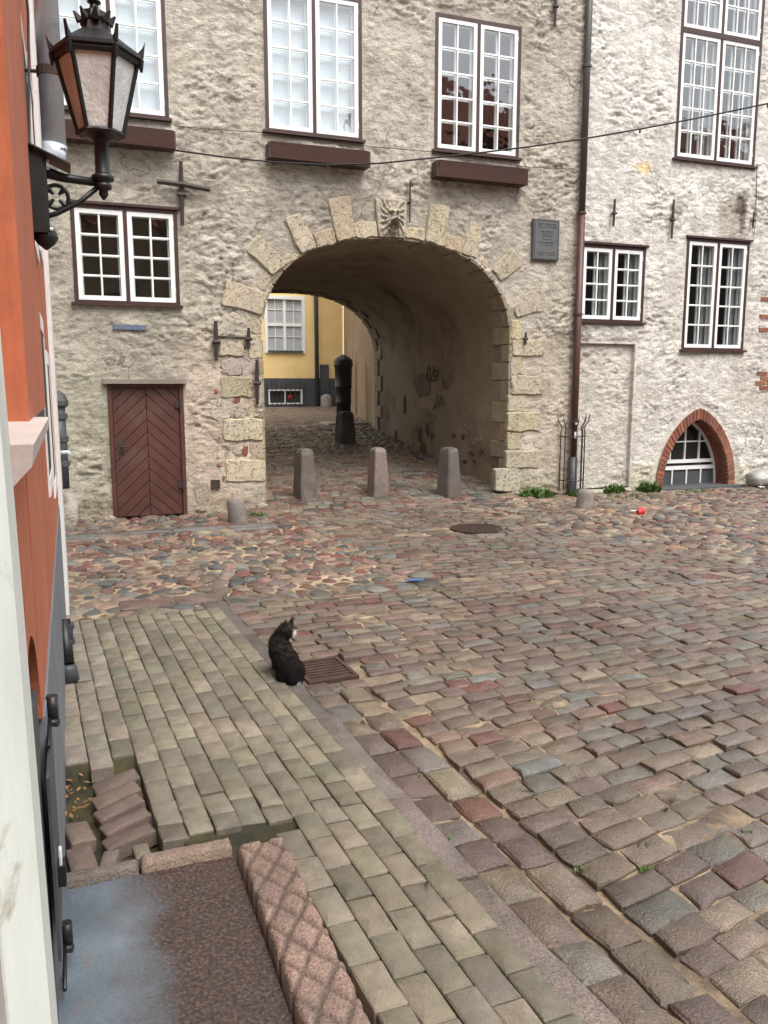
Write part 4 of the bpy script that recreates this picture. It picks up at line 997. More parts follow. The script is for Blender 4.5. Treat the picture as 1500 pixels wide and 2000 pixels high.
# plaque
t = thing('plaque', 'grey stone plaque with worn inscription on the wall right of the arch', 'plaque')
px0, pz1 = wall_pt(1038, 428); px1, pz0 = wall_pt(1086, 511)
m = MB(); m.prism([(px0, pz0), (px1, pz0), (px1, pz1), (px0, pz1)], wall_fn, 0, .075, bev=.008); m.build('slab', 'plaque', t)
m = MB(); W_, H_ = px1 - px0, pz1 - pz0
for k, (a, b, c, d) in enumerate(((.045, .955, .965, .975), (.045, .955, .025, .035), (.04, .05, .025, .975), (.95, .96, .025, .975))): m.box(px0 + a * W_, px0 + b * W_, D - .079 - .0005 * k, D - .07, pz0 + c * H_, pz0 + d * H_)
m.build('border', 'plaque_dark', t)
m = MB()
for zc, hh, wa, wb in ((.885, .018, .17, .86), (.845, .018, .17, .86), (.80, .018, .17, .86), (.70, .034, .27, .74), (.64, .022, .34, .70), (.585, .018, .34, .68), (.51, .020, .34, .70), (.43, .038, .19, .80), (.36, .020, .29, .72), (.19, .020, .17, .84), (.135, .020, .17, .84)):
    x = wa
    while x < wb:
        l = random.uniform(.012, .03)
        if random.random() > .14:
            xx = px0 + x * W_; h2 = hh * H_
            m.box(xx, xx + .005, D - .078, D - .07, pz0 + zc * H_ - h2 / 2, pz0 + zc * H_ + h2 / 2)
            if random.random() > .4: m.box(xx + .005, xx + l * W_ * .75, D - .0775, D - .07, pz0 + zc * H_ + h2 * random.choice((-.5, -.08, .3)), pz0 + zc * H_ + h2 * random.choice((-.5, -.08, .3)) + .005)
            if random.random() > .5: m.box(xx + l * W_ * .6, xx + l * W_ * .6 + .005, D - .0772, D - .07, pz0 + zc * H_ - h2 / 2, pz0 + zc * H_ + h2 / 2)
        x += l + .008
tag(m.build('inscription', 'plaque_dark', t), kind='stuff')
a, b = wall_pt(221, 634), wall_pt(285, 645); m = MB(); m.prism([(a[0], b[1]), (b[0], b[1]), (b[0], a[1]), (a[0], a[1])], wall_fn, -.02, .05, bev=.004)
tag(m.build('name_plate', 'blue'), 'faded blue blank plate on the wall between square window and door', 'sign')
# downpipe between the two houses, with its thorny iron guard
t = thing('downpipe', 'long dark brown downpipe between the beige and the white house', 'downpipe')
PXX, PYY = 7.685, D - .10
m = MB(); m.tube([(PXX, PYY, 4.45), (PXX, PYY, 9.35)], .052, 14); m.build('upper_pipe', 'pipe_grey', t, True)
m = MB(); m.tube([(PXX, PYY, .06), (PXX, PYY, 4.46)], .056, 14); m.build('lower_pipe', 'pipe_brown', t, True)
m = MB(); m.tube([(PXX + .02, PYY - .0, -.02), (PXX, PYY, .06), (PXX, PYY, .62)], [.078, .072, .070], 14); m.build('standing_base', 'cast_grey', t, True)
for zz in (1.2, 2.9, 4.45, 6.6, 8.4):
    m = MB(); m.lathe(PXX, PYY, [(.054, zz - .02), (.068, zz - .018), (.068, zz + .018), (.054, zz + .02)], 14); m.tube([(PXX - .10, PYY + .01, zz), (PXX + .10, PYY + .01, zz)], .009, 6); m.tube([(PXX + .06, PYY, zz), (PXX + .06, D + .03, zz)], .009, 6); m.build('clamp', 'pipe_brown' if zz < 4.5 else 'pipe_grey', t)
for zz, w_, h_ in ((1.18, .018, .03), (.98, .03, .05)):
    m = MB(); m.box(PXX - w_, PXX + w_, PYY - .062, PYY - .05, zz - h_, zz + h_); m.build('sticker', 'white_plastic', t)
t = thing('pipe_guard', 'rusty black iron cage of thorny bars around the foot of the downpipe', 'iron guard')
for k in range(8):
    th = R(180 + k * 180 / 7); x, y = PXX + .21 * math.cos(th), PYY + .06 + .22 * math.sin(th); m = MB(); ox, oy = .05 * math.cos(th), .05 * math.sin(th)
    m.tube([(x, y, .07), (x, y, 1.02), (x - ox * .4, y - oy * .4, 1.1), (x + ox, y + oy, 1.2), (x + ox * 1.4, y + oy * 1.4, 1.32)], [.009, .009, .009, .008, .003], 6); m.build('bar', 'iron', t)
for zz in (.24, .96):
    m = MB(); m.tube([(PXX + .215 * math.cos(R(a)), PYY + .06 + .225 * math.sin(R(a)), zz) for a in range(180, 361, 15)], .010, 6); m.build('hoop', 'iron', t)
# overhead cable, and two thin wires clipped along the wall
A0 = np.array(wall_pt(338, 292)); P0 = np.array((A0[0], D - .12)); P1 = np.array((9.0, 8.6))
def on_plane(u, v):
    d = ray(u, v); dx, dy = P1 - P0; t = (P0[0] * dy - P0[1] * dx) / (d[0] * dy - d[1] * dx); return Vector(cC + d * t)
cp = [on_plane(u, v) for u, v in ((338, 293), (440, 307), (540, 317), (640, 322), (740, 319), (840, 309), (930, 299), (1030, 287), (1140, 271), (1250, 252), (1370, 229), (1500, 202), (1620, 176))]
m = MB(); m.tube(cp, .011, 7); cable = m.build('overhead_cable', 'black_rubber', None, True); tag(cable, 'black overhead cable slung across both facades below the upper windows', 'cable')
for i in (3, 9, 11): p = cp[i]; m = MB(); m.tube([p, p + Vector((.0, 0, -.05))], .012, 6); m.build('clip', 'black_rubber', cable)
for px, lab in (([(340, 248), (420, 255), (530, 262), (620, 275), (720, 288), (850, 299), (960, 318), (1030, 328), (1120, 332)], 'thin grey wire clipped to the wall just under the upper windows'), ):
    m = MB(); m.tube([(wall_pt(u, v)[0], D - .05, wall_pt(u, v)[1]) for u, v in px], .005, 5); tag(m.build('wall_wire', 'iron'), lab, 'wire')
m = MB(); m.tube([(wall_pt(u, v)[0], D - .04, wall_pt(u, v)[1]) for u, v in ((1475, 320), (1474, 380), (1472, 430), (1469, 462))], .006, 5); tag(m.build('wall_wire', 'iron'), 'short black wire running down beside the right-hand window', 'wire')

# ------------------------------------------------------------------ passage: bollards, wall marks
def bollard(u, v, hgt, wid, c, lab, rz, mat='bollard_granite', group='granite bollards in front of the passage'):
    d = ray(u, v); y = 12.0
    for _ in range(30): z = g(0 + d[0] * y / d[1], y); t = (z - CAM_H) / d[2]; y = .5 * y + .5 * t * d[1]
    P = cC + d * (y / d[1]); x, y, z = float(P[0]), float(P[1]), g(float(P[0]), float(P[1]))
    m = MB(); w0, w1 = wid / 2, wid / 2 * .76; prof = [(w0, z - .15), (w0 * .985, z + hgt * .3), (w1 * 1.05, z + hgt * .86), (w1, z + hgt * .92), (w1 * .82, z + hgt * .975), (w1 * .4, z + hgt)]
    vs = []; fcs = []; ch = .16
    sq = [(1 - ch, -1), (1, -1 + ch), (1, 1 - ch), (1 - ch, 1), (-1 + ch, 1), (-1, 1 - ch), (-1, -1 + ch), (-1 + ch, -1)]
    for r, zz in prof:
        for a, b in sq: a2, b2 = a * math.cos(rz) - b * math.sin(rz), a * math.sin(rz) + b * math.cos(rz); vs.append((x + a2 * r + random.gauss(0, .003), y + b2 * r + random.gauss(0, .003), zz))
    for i in range(len(prof) - 1):
        for k in range(8): fcs.append((i * 8 + k, i * 8 + (k + 1) % 8, (i + 1) * 8 + (k + 1) % 8, (i + 1) * 8 + k))
    fcs.append(tuple(40 + k for k in range(8))); m.add(vs, fcs, c); o = m.build('bollard', mat); return tag(o, lab, 'bollard', group)
bollard(596, 972, .74, .265, (.135, .112, .098), 'granite bollard left in front of the passage', R(14))
bollard(738, 967, .74, .26, (.19, .148, .125), 'middle pinkish granite bollard in front of the passage', R(8))
bollard(876, 968, .76, .28, (.12, .10, .09), 'granite bollard in front of the passage, nearest its right wall', R(20))
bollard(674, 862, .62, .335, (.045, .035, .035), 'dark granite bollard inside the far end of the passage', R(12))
XR = AC + AA - .012
def on_x(u, v): d = ray(u, v); p = cC + d * (XR / d[0]); return float(p[1]), float(p[2])
def wall_patch(pts, mat, name, label, seed=0, off=.0):
    random.seed(seed); P = [on_x(u, v) for u, v in pts]; m = MB(); xo = XR - .004 - off
    m.add([(xo, a, b) for a, b in P] + [(XR + .03, a, b) for a, b in P], [tuple(range(len(P)))] + [(k, (k + 1) % len(P), len(P) + (k + 1) % len(P), len(P) + k) for k in range(len(P))]); o = m.build(name, mat, gate_house); o['label'] = label
def blobpts(u, v, a, b, n=14): return [(u + a * math.cos(t) * random.uniform(.6, 1.1), v + b * math.sin(t) * random.uniform(.6, 1.1)) for t in np.linspace(0, 2 * np.pi, n)[:-1]]
wall_patch(blobpts(824, 752, 18, 26), 'grey_paint', 'overpainted_patch', 'grey overpainted patch on the passage wall', 3)
for i, (u, v, a, b, mt) in enumerate([(906, 816, 3, 9, 'flaked'), (905, 832, 3, 7, 'flaked'), (941, 822, 7, 10, 'flaked'), (913, 838, 2.5, 7, 'flaked'), (928, 862, 6, 8, 'flaked'), (938, 858, 2, 6, 'flaked'), (916, 878, 4, 4, 'flaked'), (834, 838, 4, 15, 'bruise'), (820, 850, 4, 17, 'bruise'), (843, 850, 3, 9, 'bruise'), (826, 878, 7, 16, 'bruise'), (904, 853, 4, 7, 'bruise'), (921, 886, 6, 5, 'bruise'), (940, 880, 3, 6, 'bruise'), (907, 902, 5, 4, 'bruise'), (926, 900, 3, 3, 'bruise'), (772, 850, 3, 10, 'bruise'), (862, 660 + 35, 2, 6, 'flaked'), (790, 790, 2, 18, 'bruise'), (886, 850, 3, 5, 'bruise')]):
    wall_patch(blobpts(u, v, a, b, 12), mt, 'plaster_flake', 'flaked spot on the passage wall', 50 + i, .002 + .0003 * i)
random.seed(99)
def scrawl(strokes, mat, label):
    m = MB()
    for st in strokes: m.tube([(XR - .008, *on_x(u, v)) for u, v in st], .010, 6)
    o = m.build('graffiti', mat, gate_house); o['label'] = label
scrawl([[(834, 718), (835, 732), (834, 738)], [(838, 714), (840, 728), (844, 742)], [(846, 716), (849, 722), (845, 730), (851, 736), (857, 733), (855, 724), (849, 727)], [(836, 741), (846, 744), (855, 740)]], 'green_paint', 'dark green scrawled tag on the passage wall')
scrawl([[(849, 795), (853, 784), (855, 772)], [(857, 794), (861, 782), (862, 773), (866, 784), (868, 793)], [(846, 800), (852, 792)], [(864, 738), (868, 748), (872, 760)]], 'dark_paint', 'faint brown scrawl on the passage wall')

# ------------------------------------------------------------------ beyond the passage
t = thing('cannon_post', 'old black cannon barrel standing upright as a post beyond the passage', 'cannon')
cx, cy = 6.60, 20.2; cz = g(cx, cy)
m = MB(); m.lathe(cx, cy, [(.185, cz - .1), (.185, cz + .06), (.19, cz + .45), (.205, cz + .47), (.205, cz + .51), (.195, cz + .53), (.205, cz + .85), (.222, cz + .87), (.222, cz + .91), (.212, cz + .93), (.225, cz + 1.38), (.245, cz + 1.40), (.25, cz + 1.46), (.235, cz + 1.49), (.245, cz + 1.53), (.20, cz + 1.60), (.13, cz + 1.65), (.05, cz + 1.67)], 24); m.build('barrel', 'cast_iron', t, True)
m = MB(); m.lathe(cx, cy, [(.08, cz + 1.66), (.085, cz + 1.675), (.05, cz + 1.69), (.01, cz + 1.70)], 16); m.build('cap', 'cast_iron', t, True)
for (x0, x1, y0, y1), h_, lab in (((5.75, 6.20, 18.7, 19.6), .06, 'pale stone slab lying left of the upright cannon'), ((6.3, 6.72, 18.55, 19.2), .07, 'pale stone slab between the cannon and the passage end')):
    V, F = stone_geo(quad_stone((x0, y0), (x1, y0), (x1, y1), (x0, y1), .004, .01, .1), g(x0, y0) + h_, h=.15, bev=.02, dome=.004); q = MB(); q.add(V, F, (.34, .31, .25)); tag(q.build('stone_slab', 'sett', None, True, False), lab, 'slab')
yh = thing('yellow_house', 'yellow rendered house with grey plinth seen through the passage', 'building'); YY = 30.0
def ybox(x0, x1, z0, z1, d, name, mat, par=yh, smooth=False): m = MB(); m.box(x0, x1, YY - d, YY + .3, z0, z1); return m.build(name, mat, par)
wx = (6.80, 8.32, 2.92, 4.97); cwx = (6.88, 8.17, 1.05, 1.60)
m = MB(); xs_ = [-3, wx[0], wx[1], 9.9]; 
m.box(-3, wx[0], YY, YY + 6, 2.0, 10); m.box(wx[1], 9.9, YY, YY + 6, 2.0, 10); m.box(wx[0], wx[1], YY, YY + 6, 2.0, wx[2]); m.box(wx[0], wx[1], YY, YY + 6, wx[3], 10); m.build('wall', 'yellow', yh)
m = MB(); m.box(-3, cwx[0], YY - .07, YY + .5, .7, 2.01); m.box(cwx[1], 9.9, YY - .07, YY + .5, .7, 2.01); m.box(cwx[0], cwx[1], YY - .07, YY + .5, .7, cwx[2]); m.box(cwx[0], cwx[1], YY - .07, YY + .5, cwx[3], 2.01); m.build('plinth', 'dark_plinth', yh)
m = MB(); m.box(8.86, 9.20, YY - .11, YY - .06, .8, 2.52); m.build('plinth_pier', 'dark_plinth', yh)
m = MB(); x0, x1, z0, z1 = wx
for a, b, c, d in ((x0, x0 + .12, z0, z1), (x1 - .12, x1, z0, z1), (x0 + .12, x1 - .12, z1 - .12, z1), (x0 + .12, x1 - .12, z0, z0 + .10)): m.box(a, b, YY - .05, YY + .12, c, d)
yw = m.build('window', 'white_paint', yh)
m = MB(); xm, zm = (x0 + x1) / 2, (z0 + z1) / 2; m.box(xm - .05, xm + .05, YY - .0, YY + .08, z0, z1); m.box(x0, x1, YY + .002, YY + .078, zm - .05, zm + .05); m.build('mullion', 'white_paint', yw)
m = MB()
for xx in (x0 + .12 + (xm - .05 - x0 - .12) / 2, xm + .05 + (x1 - .12 - xm - .05) / 2): m.box(xx - .012, xx + .012, YY + .03, YY + .07, z0, z1)
for zz in (z0 + (zm - z0) * .58, zm + (z1 - zm) * .52): m.box(x0, x1, YY + .032, YY + .068, zz - .010, zz + .010)
m.build('glazing_bars', 'white_paint', yw)
for a, b in ((x0 + .12, xm - .05), (xm + .05, x1 - .12)):
    for c, d in ((z0 + .1, zm - .05), (zm + .05, z1 - .12)): m = MB(); m.add([(a, YY + .06, c), (b, YY + .06, c), (b, YY + .06, d), (a, YY + .06, d)], [(0, 1, 2, 3)]); m.build('pane', 'pale_pane', yw)
m = MB(); m.add([(x0, YY + .085, z0 + .22), (x1, YY + .085, z0 + .22), (x1, YY + .085, z1), (x0, YY + .085, z1)], [(0, 1, 2, 3)]); m.build('curtain', 'curtain', yw)
m = MB(); m.box(x0 + .1, x1 - .1, YY - .1, YY + .02, z0 + .02, z0 + .1); m.build('sill', 'dark_plinth', yw)
m = MB(); x0, x1, z0, z1 = cwx
for a, b, c, d in ((x0, x0 + .06, z0, z1), (x1 - .06, x1, z0, z1), (x0 + .06, x1 - .06, z1 - .05, z1), (x0 + .06, x1 - .06, z0, z0 + .06), ((x0 + x1) / 2 - .03, (x0 + x1) / 2 + .03, z0 + .06, z1 - .05)): m.box(a, b, YY - .075, YY, c, d)
yc = m.build('cellar_window', 'white_paint', yh); m = MB(); m.add([(x0, YY + .02, z0), (x1, YY + .02, z0), (x1, YY + .02, z1), (x0, YY + .02, z1)], [(0, 1, 2, 3)]); m.build('pane', 'interior', yc)
for k in range(9): xx = x0 - .05 + (x1 - x0 + .1) * k / 8; m = MB(); m.tube([(xx, YY - .16, z0 - .08), (xx, YY - .16, z1 + .12), (xx, YY - .12, z1 + .28)], .014, 5); m.build('grille_bar', 'iron', yc)
for zz in (z0 - .0, z1 + .02): m = MB(); m.tube([(x0 - .12, YY - .16, zz), (x1 + .12, YY - .16, zz)], .014, 5); m.build('grille_rail', 'iron', yc)
m = MB(); xx, zz = x0 + .83, z0 + .28
for k in range(5): th = R(90 + k * 72); m.tube([(xx, YY - .02, zz), (xx + .11 * math.cos(th), YY - .02, zz + .11 * math.sin(th))], [.04, .01], 5)
m.build('red_star', 'red_plastic', yc)
m = MB(); m.tube([(8.72, YY - .16, 1.0), (8.72, YY - .16, 9.8)], .075, 10); tag(m.build('downpipe', 'dark_plinth', None, True), 'dark grey downpipe on the yellow house', 'downpipe')
V, F = stone_geo([(9.02 + .21 * math.cos(t) * random.uniform(.9, 1.1), YY - .33 + .16 * math.sin(t)) for t in np.linspace(0, 2 * np.pi, 11)[:-1]], 1.40, h=.5, bev=.09, dome=.04); q = MB(); q.add(V, F, (.34, .30, .25)); tag(q.build('corner_stone', 'limestone', None, True, False), 'weathered pale stone block at the foot of the yellow house', 'stone')
th_ = thing('tan_house', 'tan rendered house wall on the right beyond the passage', 'building')
A_, B_ = Vector((6.52, 17.62, 0)), Vector((9.82, 29.95, 0)); dirw = (B_ - A_).normalized(); nw = Vector((dirw.y, -dirw.x, 0))
def tp(s, z, d): p = A_ + dirw * s - nw * d; return (p.x, p.y, z)
Lw = (B_ - A_).length; ds, dw, dh = 5.7, 1.1, 3.05
m = MB()
def quad(a, b, c, d): m.add([tp(a, c, 0), tp(b, c, 0), tp(b, d, 0), tp(a, d, 0)], [(0, 1, 2, 3)])
quad(0, ds, .3, 9.5); quad(ds + dw, Lw, .3, 9.5)
for i in range(10):
    a0, a1 = ds + dw * i / 10, ds + dw * (i + 1) / 10; t_ = (i + .5) / 10 * 2 - 1; quad(a0, a1, dh - .55 + .55 * math.sqrt(1 - t_ * t_), 9.5)
m.add([tp(ds + dw, .3, 0), tp(ds + dw, .3, -.3), tp(ds + dw, 3.1, -.3), tp(ds + dw, 3.1, 0)], [(0, 1, 2, 3)])
m.build('wall', 'tan_render', th_)
m = MB(); m.add([tp(ds - .1, .3, -.25), tp(ds + dw + 2.5, .3, -.25), tp(ds + dw + 2.5, 3.2, -.25), tp(ds - .1, 3.2, -.25)], [(0, 1, 2, 3)]); m.build('doorway', 'door_wood', th_)
m = MB(); p = tp(1.9, 4.05, .14); m.tube([tp(1.9, 4.05, 0), p], .02, 6); m.lathe(p[0], p[1], [(.02, 4.12), (.09, 4.06), (.10, 4.0), (.05, 3.98)], 10); tag(m.build('floodlight', 'cast_grey'), 'small floodlight high on the tan wall beyond the passage', 'lamp')

# ------------------------------------------------------------------ the orange house on the left
oh = thing('orange_house', 'orange rendered house with grey plinth along the left edge', 'building')
WXO = -.115
def yz(m, x, a, b, c, d): m.add([(x, a, c), (x, b, c), (x, b, d), (x, a, d)], [(0, 1, 2, 3)])
HA, HB, HT = 1.72, 2.36, 1.20
m = MB(); m.box(-3, WXO - .004, .62, HA, .88, 1.70); m.box(-3, -.5, .3, 2.1, 1.69, 9); m.box(-3, WXO, HB, 6.72, .88, 9)
m.prism([(HA, 1.70), (HA, HT - .32)] + [((HA + HB) / 2 - (HB - HA) / 2 * math.cos(q_), HT - .32 + .32 * math.sin(q_)) for q_ in np.linspace(0, math.pi, 26)] + [(HB, 1.70)], lambda a, b, d: (d, a, b), -2.9, WXO - .002)
m.box(-3, WXO - .002, 2.05, HB, 1.701, 9)
m.build('wall', 'orange', oh)
m = MB(); m.box(-2.5, WXO + .006, .62, HA, -.1, .878); m.box(-2.5, WXO + .006, HB + .02, 6.72, -.1, .878); m.build('plinth', 'plinth', oh)
m = MB(); m.box(-2, WXO + .030, 2.02, 3.50, 1.712, 9); m.build('pilaster', 'orange', oh)
m = MB(); m.prism([(WXO - .6, 1.615), (WXO + .02, 1.64), (WXO + .062, 1.685), (WXO + .066, 1.716), (WXO - .6, 1.724)], lambda a, b, d: (a, d, b), 1.25, 2.30, bev=0); m.build('ledge', 'ledge', oh)
m = MB(); m.box(WXO - .02, WXO + .026, 2.31, 3.50, 1.66, 1.709); m.build('flashing', 'cast_grey', oh)
m = MB(); m.box(-.7, WXO - .10, HA - .05, HB + .05, -.1, 1.3); cd = m.build('cellar_door', 'cast_grey', oh); cd['label'] = 'grey metal cellar door in a low arch'
m = MB(); m.box(WXO - .03, WXO - .006, HA + .05, HB - .10, .0, 1.0); m.build('door_leaf', 'cast_grey', cd)
for zz in (.84, .10):
    m = MB(); m.tube([(WXO + .02, 2.52, zz - .045), (WXO + .02, 2.52, zz + .045)], .017, 10); m.tube([(WXO - .02, 2.52, zz - .03), (WXO + .035, 2.50, zz - .035)], .012, 8); m.tube([(WXO + .012, 2.30, zz - .02), (WXO + .012, 2.52, zz - .02)], .006, 6); m.build('hinge', 'cast_iron', cd, True)
m = MB(); m.box(WXO + .008, WXO + .016, 2.15, 2.50, .28, .80); m.build('hasp_strap', 'cast_grey', cd)
t = thing('padlock', 'black padlock hanging on the grey cellar door', 'padlock')
m = MB(); m.box(WXO + .012, WXO + .037, 2.26, 2.31, .425, .485); m.build('body', 'cast_iron', t)
m = MB(); m.tube([(WXO + .025, 2.27, .48), (WXO + .025, 2.27, .51), (WXO + .025, 2.275, .525), (WXO + .025, 2.285, .53), (WXO + .025, 2.295, .525), (WXO + .025, 2.30, .51), (WXO + .025, 2.30, .48)], .0045, 6); m.build('shackle', 'zinc', t)
for (a, b, c, d) in ((4.3, 5.1, 1.25, 2.15), (5.4, 6.1, 1.1, 2.0), (4.3, 5.1, 2.45, 3.5), (4.2, 5.2, 3.9, 5.6), (5.5, 6.3, 2.6, 3.7)):
    m = MB(); m.box(WXO - .01, WXO + .007, a, a + .08, c, d); m.box(WXO - .01, WXO + .007, b - .08, b, c, d); m.box(WXO - .01, WXO + .008, a + .08, b - .08, d - .08, d); m.box(WXO - .01, WXO + .010, a + .08, b - .08, c, c + .08); f = m.build('window', 'white_paint', oh)
    m = MB(); yz(m, WXO + .004, a + .08, b - .08, c + .08, d - .08); m.build('pane', 'interior', f)
# white neighbour strip and the wall that closes the corner
nh = thing('white_neighbour', 'narrow white house front beyond the orange house at the left edge', 'building')
m = MB(); m.box(-3, -.085, 6.73, 7.35, -.1, 9); m.box(-3, -.16, 7.35, 11.45, -.1, 9); m.build('wall', 'white_paint', nh)
# white door jamb beside the camera
m = MB(); m.prism([(-.5, .44), (-.052, .44), (-.034, .47), (-.036, .56), (-.06, .60), (-.5, .60)], lambda a, b, d: (a - (d - 1.8) * .012, b, d), .0, 2.6); jm = m.build('door_jamb', 'jamb_white'); tag(jm, 'white painted wooden door jamb at the very left edge, close up', 'door frame')
m = MB(); m.prism([(-.6, .30), (-.060, .30), (-.053, .435), (-.6, .435)], lambda a, b, d: (a - (d - 1.8) * .012, b, d), .0, 2.6); m.build('inner_stop', 'ledge', jm)
# zinc downpipe with clamp and elbow
t = thing('downpipe', 'shiny zinc downpipe beside the street lantern, upper left', 'downpipe')
zx, zy = .005, 4.55
m = MB(); m.tube([(zx, zy, 2.93), (zx, zy, 9)], .056, 18); m.tube([(zx, zy, 4.02), (zx, zy, 4.06)], .0585, 18); m.build('pipe', 'zinc', t, True)
m = MB(); m.tube([(zx, zy, 2.96), (zx - .005, zy, 2.915), (zx - .04, zy, 2.88), (zx - .10, zy, 2.86), (zx - .20, zy, 2.85)], .058, 16); m.build('elbow', 'zinc', t, True)
m = MB(); m.lathe(zx, zy, [(.058, 3.27), (.063, 3.27), (.063, 3.31), (.058, 3.31)], 18); m.tube([(zx - .055, zy, 3.29), (zx - .16, zy, 3.29)], .009, 6); m.build('clamp', 'rust', t)
m = MB(); m.tube([(-.085, 3.9, 5.6), (-.083, 3.9, 4.2), (-.078, 3.9, 3.6), (-.066, 3.9, 3.3), (-.075, 3.88, 3.1), (-.09, 3.72, 2.72), (-.06, 3.5, 2.66)], .006, 6); tag(m.build('lamp_wire', 'black_rubber', None, True), 'black wire running down the wall to the lantern bracket', 'wire')
# cast iron standpipe end by the pavement, and the dark pipe in the far corner
t = thing('rain_pipe_shoe', 'grey cast-iron end of a rain pipe at the wall above the pavement', 'downpipe')
m = MB(); px_, py_ = -.088, 5.05
m.tube([(px_, py_, .03), (px_ , py_, .12), (px_, py_, .15)], [.062, .052, .042], 14); m.build('bell', 'cast_grey', t, True)
m = MB(); m.tube([(px_, py_, .15), (px_ - .005, py_ + .05, .24), (px_ - .01, py_ + .1, .40)], .036, 12); m.build('neck', 'cast_iron', t, True)
for zz, yy in ((.27, .065), (.36, .09)): m = MB(); m.box(px_ - .04, px_ + .046, py_ + yy - .035, py_ + yy + .035, zz - .012, zz + .012); m.build('collar', 'cast_grey', t)
m = MB(); m.box(px_ - .036, px_ + .038, py_ + .05, py_ + .12, .29, .345); m.build('clamp_block', 'cast_grey', t)
t = thing('downpipe', 'dark cast-iron downpipe in the far left corner by the beige house', 'downpipe')
m = MB(); fx, fy = -.125, 10.6; m.tube([(fx, fy, .55), (fx, fy, 1.55)], .085, 14); m.build('pipe', 'cast_grey', t, True)
for zz in (1.15, 1.42, .85): m = MB(); m.lathe(fx, fy, [(.087, zz - .04), (.105, zz - .03), (.105, zz + .03), (.087, zz + .04)], 14); m.build('socket_ring', 'cast_grey', t)
m = MB(); m.lathe(fx, fy, [(.09, 1.52), (.125, 1.55), (.125, 1.60), (.10, 1.66), (.04, 1.72)], 14); m.build('head', 'cast_grey', t)
m = MB(); m.lathe(fx + .03, fy + .25, [(.1, -.05), (.13, .1), (.14, .3), (.12, .42), (.03, .47)], 12); m.build('stone_foot', 'gate_plaster', t, True)
m = MB(); m.tube([(-.1, 8.6, 1.14), (-.03, 8.6, 1.14), (-.01, 8.6, 1.10)], .018, 8); m.build('tap', 'zinc', t, True)

# street lantern on a bracket
t = thing('street_lantern', 'black cast-iron street lantern with frosted panes on an ornate wall bracket', 'lamp')
LX, LY = .168, 3.42; rot = R(-8)
ZB, ZT = 2.725, 2.985; rb, rt = .080, .145
hexa = lambda r, z, k: (LX + r * math.cos(rot + R(60 * k)), LY + r * math.sin(rot + R(60 * k)), z)
m = MB()
for k in range(6): m.tube([hexa(rb, ZB, k), hexa(rt, ZT, k)], .0095, 6)
for z, r, th in ((ZB, rb, .011), (ZT, rt, .013)): m.tube([hexa(r, z, k) for k in range(7)], th, 6)
fr = m.build('frame', 'cast_iron', t)
for k in range(6):
    m = MB(); a, b, c, d = [Vector(q) for q in (hexa(rb * .97, ZB, k), hexa(rb * .97, ZB, k + 1), hexa(rt * .97, ZT, k + 1), hexa(rt * .97, ZT, k))]
    nrm = (b - a).cross(d - a).normalized() * .003; m.add([a, b, c, d, a - nrm, b - nrm, c - nrm, d - nrm], [(0, 1, 2, 3), (4, 7, 6, 5), (0, 4, 5, 1), (1, 5, 6, 2), (2, 6, 7, 3), (3, 7, 4, 0)]); m.build('pane', 'frosted', t)
m = MB(); m.lathe(LX, LY, [(rt + .004, ZT + .004), (rt + .020, ZT + .012), (rt + .020, ZT + .024), (rt + .006, ZT + .034), (.075, ZT + .085), (.05, ZT + .092), (.045, ZT + .125), (.055, ZT + .135)], 6, rot=rot); m.build('roof', 'cast_iron', t)
m = MB(); 
for k in range(8):
    th = R(45 * k); m.tube([(LX + .05 * math.cos(th), LY + .05 * math.sin(th), ZT + .128), (LX + .072 * math.cos(th), LY + .072 * math.sin(th), ZT + .158)], [.017, .004], 5)
m.lathe(LX, LY, [(.05, ZT + .13), (.045, ZT + .16), (.018, ZT + .17), (.014, ZT + .19), (.026, ZT + .197), (.012, ZT + .21), (.006, ZT + .25), (.0, ZT + .28)], 10); m.build('crown_finial', 'cast_iron', t)
for k in range(6):
    th = rot + R(60 * k); c, s = math.cos(th), math.sin(th); m = MB(); q = [(rt - .012, ZT + .02), (rt + .022, ZT + .02), (rt + .030, ZT + .075), (rt + .018, ZT + .05)]
    m.add([(LX + r * c - s * e, LY + r * s + c * e, z) for e in (-.006, .006) for r, z in q] , [(0, 1, 2, 3), (4, 7, 6, 5), (0, 4, 5, 1), (1, 5, 6, 2), (2, 6, 7, 3), (3, 7, 4, 0)]); m.build('corner_spike', 'cast_iron', t)
    m = MB(); m.tube([(LX + (rt + .012) * c, LY + (rt + .012) * s, ZT - .03), (LX + (rt + .012) * c, LY + (rt + .012) * s, ZT + .01)], [.006, .013], 6); m.build('corner_drop', 'cast_iron', t)
m = MB(); m.lathe(LX, LY, [(.012, ZB - .16), (.028, ZB - .155), (.03, ZB - .145), (.026, ZB - .135), (.026, ZB - .03), (.034, ZB - .02), (.06, ZB - .012), (rb + .004, ZB - .002), (rb + .002, ZB + .004)], 12); m.build('stem', 'cast_iron', t, True)
m = MB(); m.lathe(LX, LY, [(.004, ZB - .235), (.018, ZB - .215), (.016, ZB - .20), (.030, ZB - .195), (.032, ZB - .18), (.022, ZB - .172), (.040, ZB - .165), (.042, ZB - .150), (.026, ZB - .14)], 14); m.build('bracket_boss', 'cast_iron', t, True)
m = MB(); zb = ZB - .175; m.tube([(-.07, LY, zb + .02), (-.02, LY, zb + .02), (.03, LY, zb + .008), (LX, LY, zb)], [.022, .020, .016, .015], 10); m.build('arm', 'cast_iron', t, True)
m = MB(); m.tube([(-.065, LY, zb - .145), (.0, LY, zb - .12), (.08, LY, zb - .075), (LX - .02, LY, zb - .015)], .0095, 8); m.build('brace', 'cast_iron', t, True)
m = MB(); qx, qz = .0, zb - .062
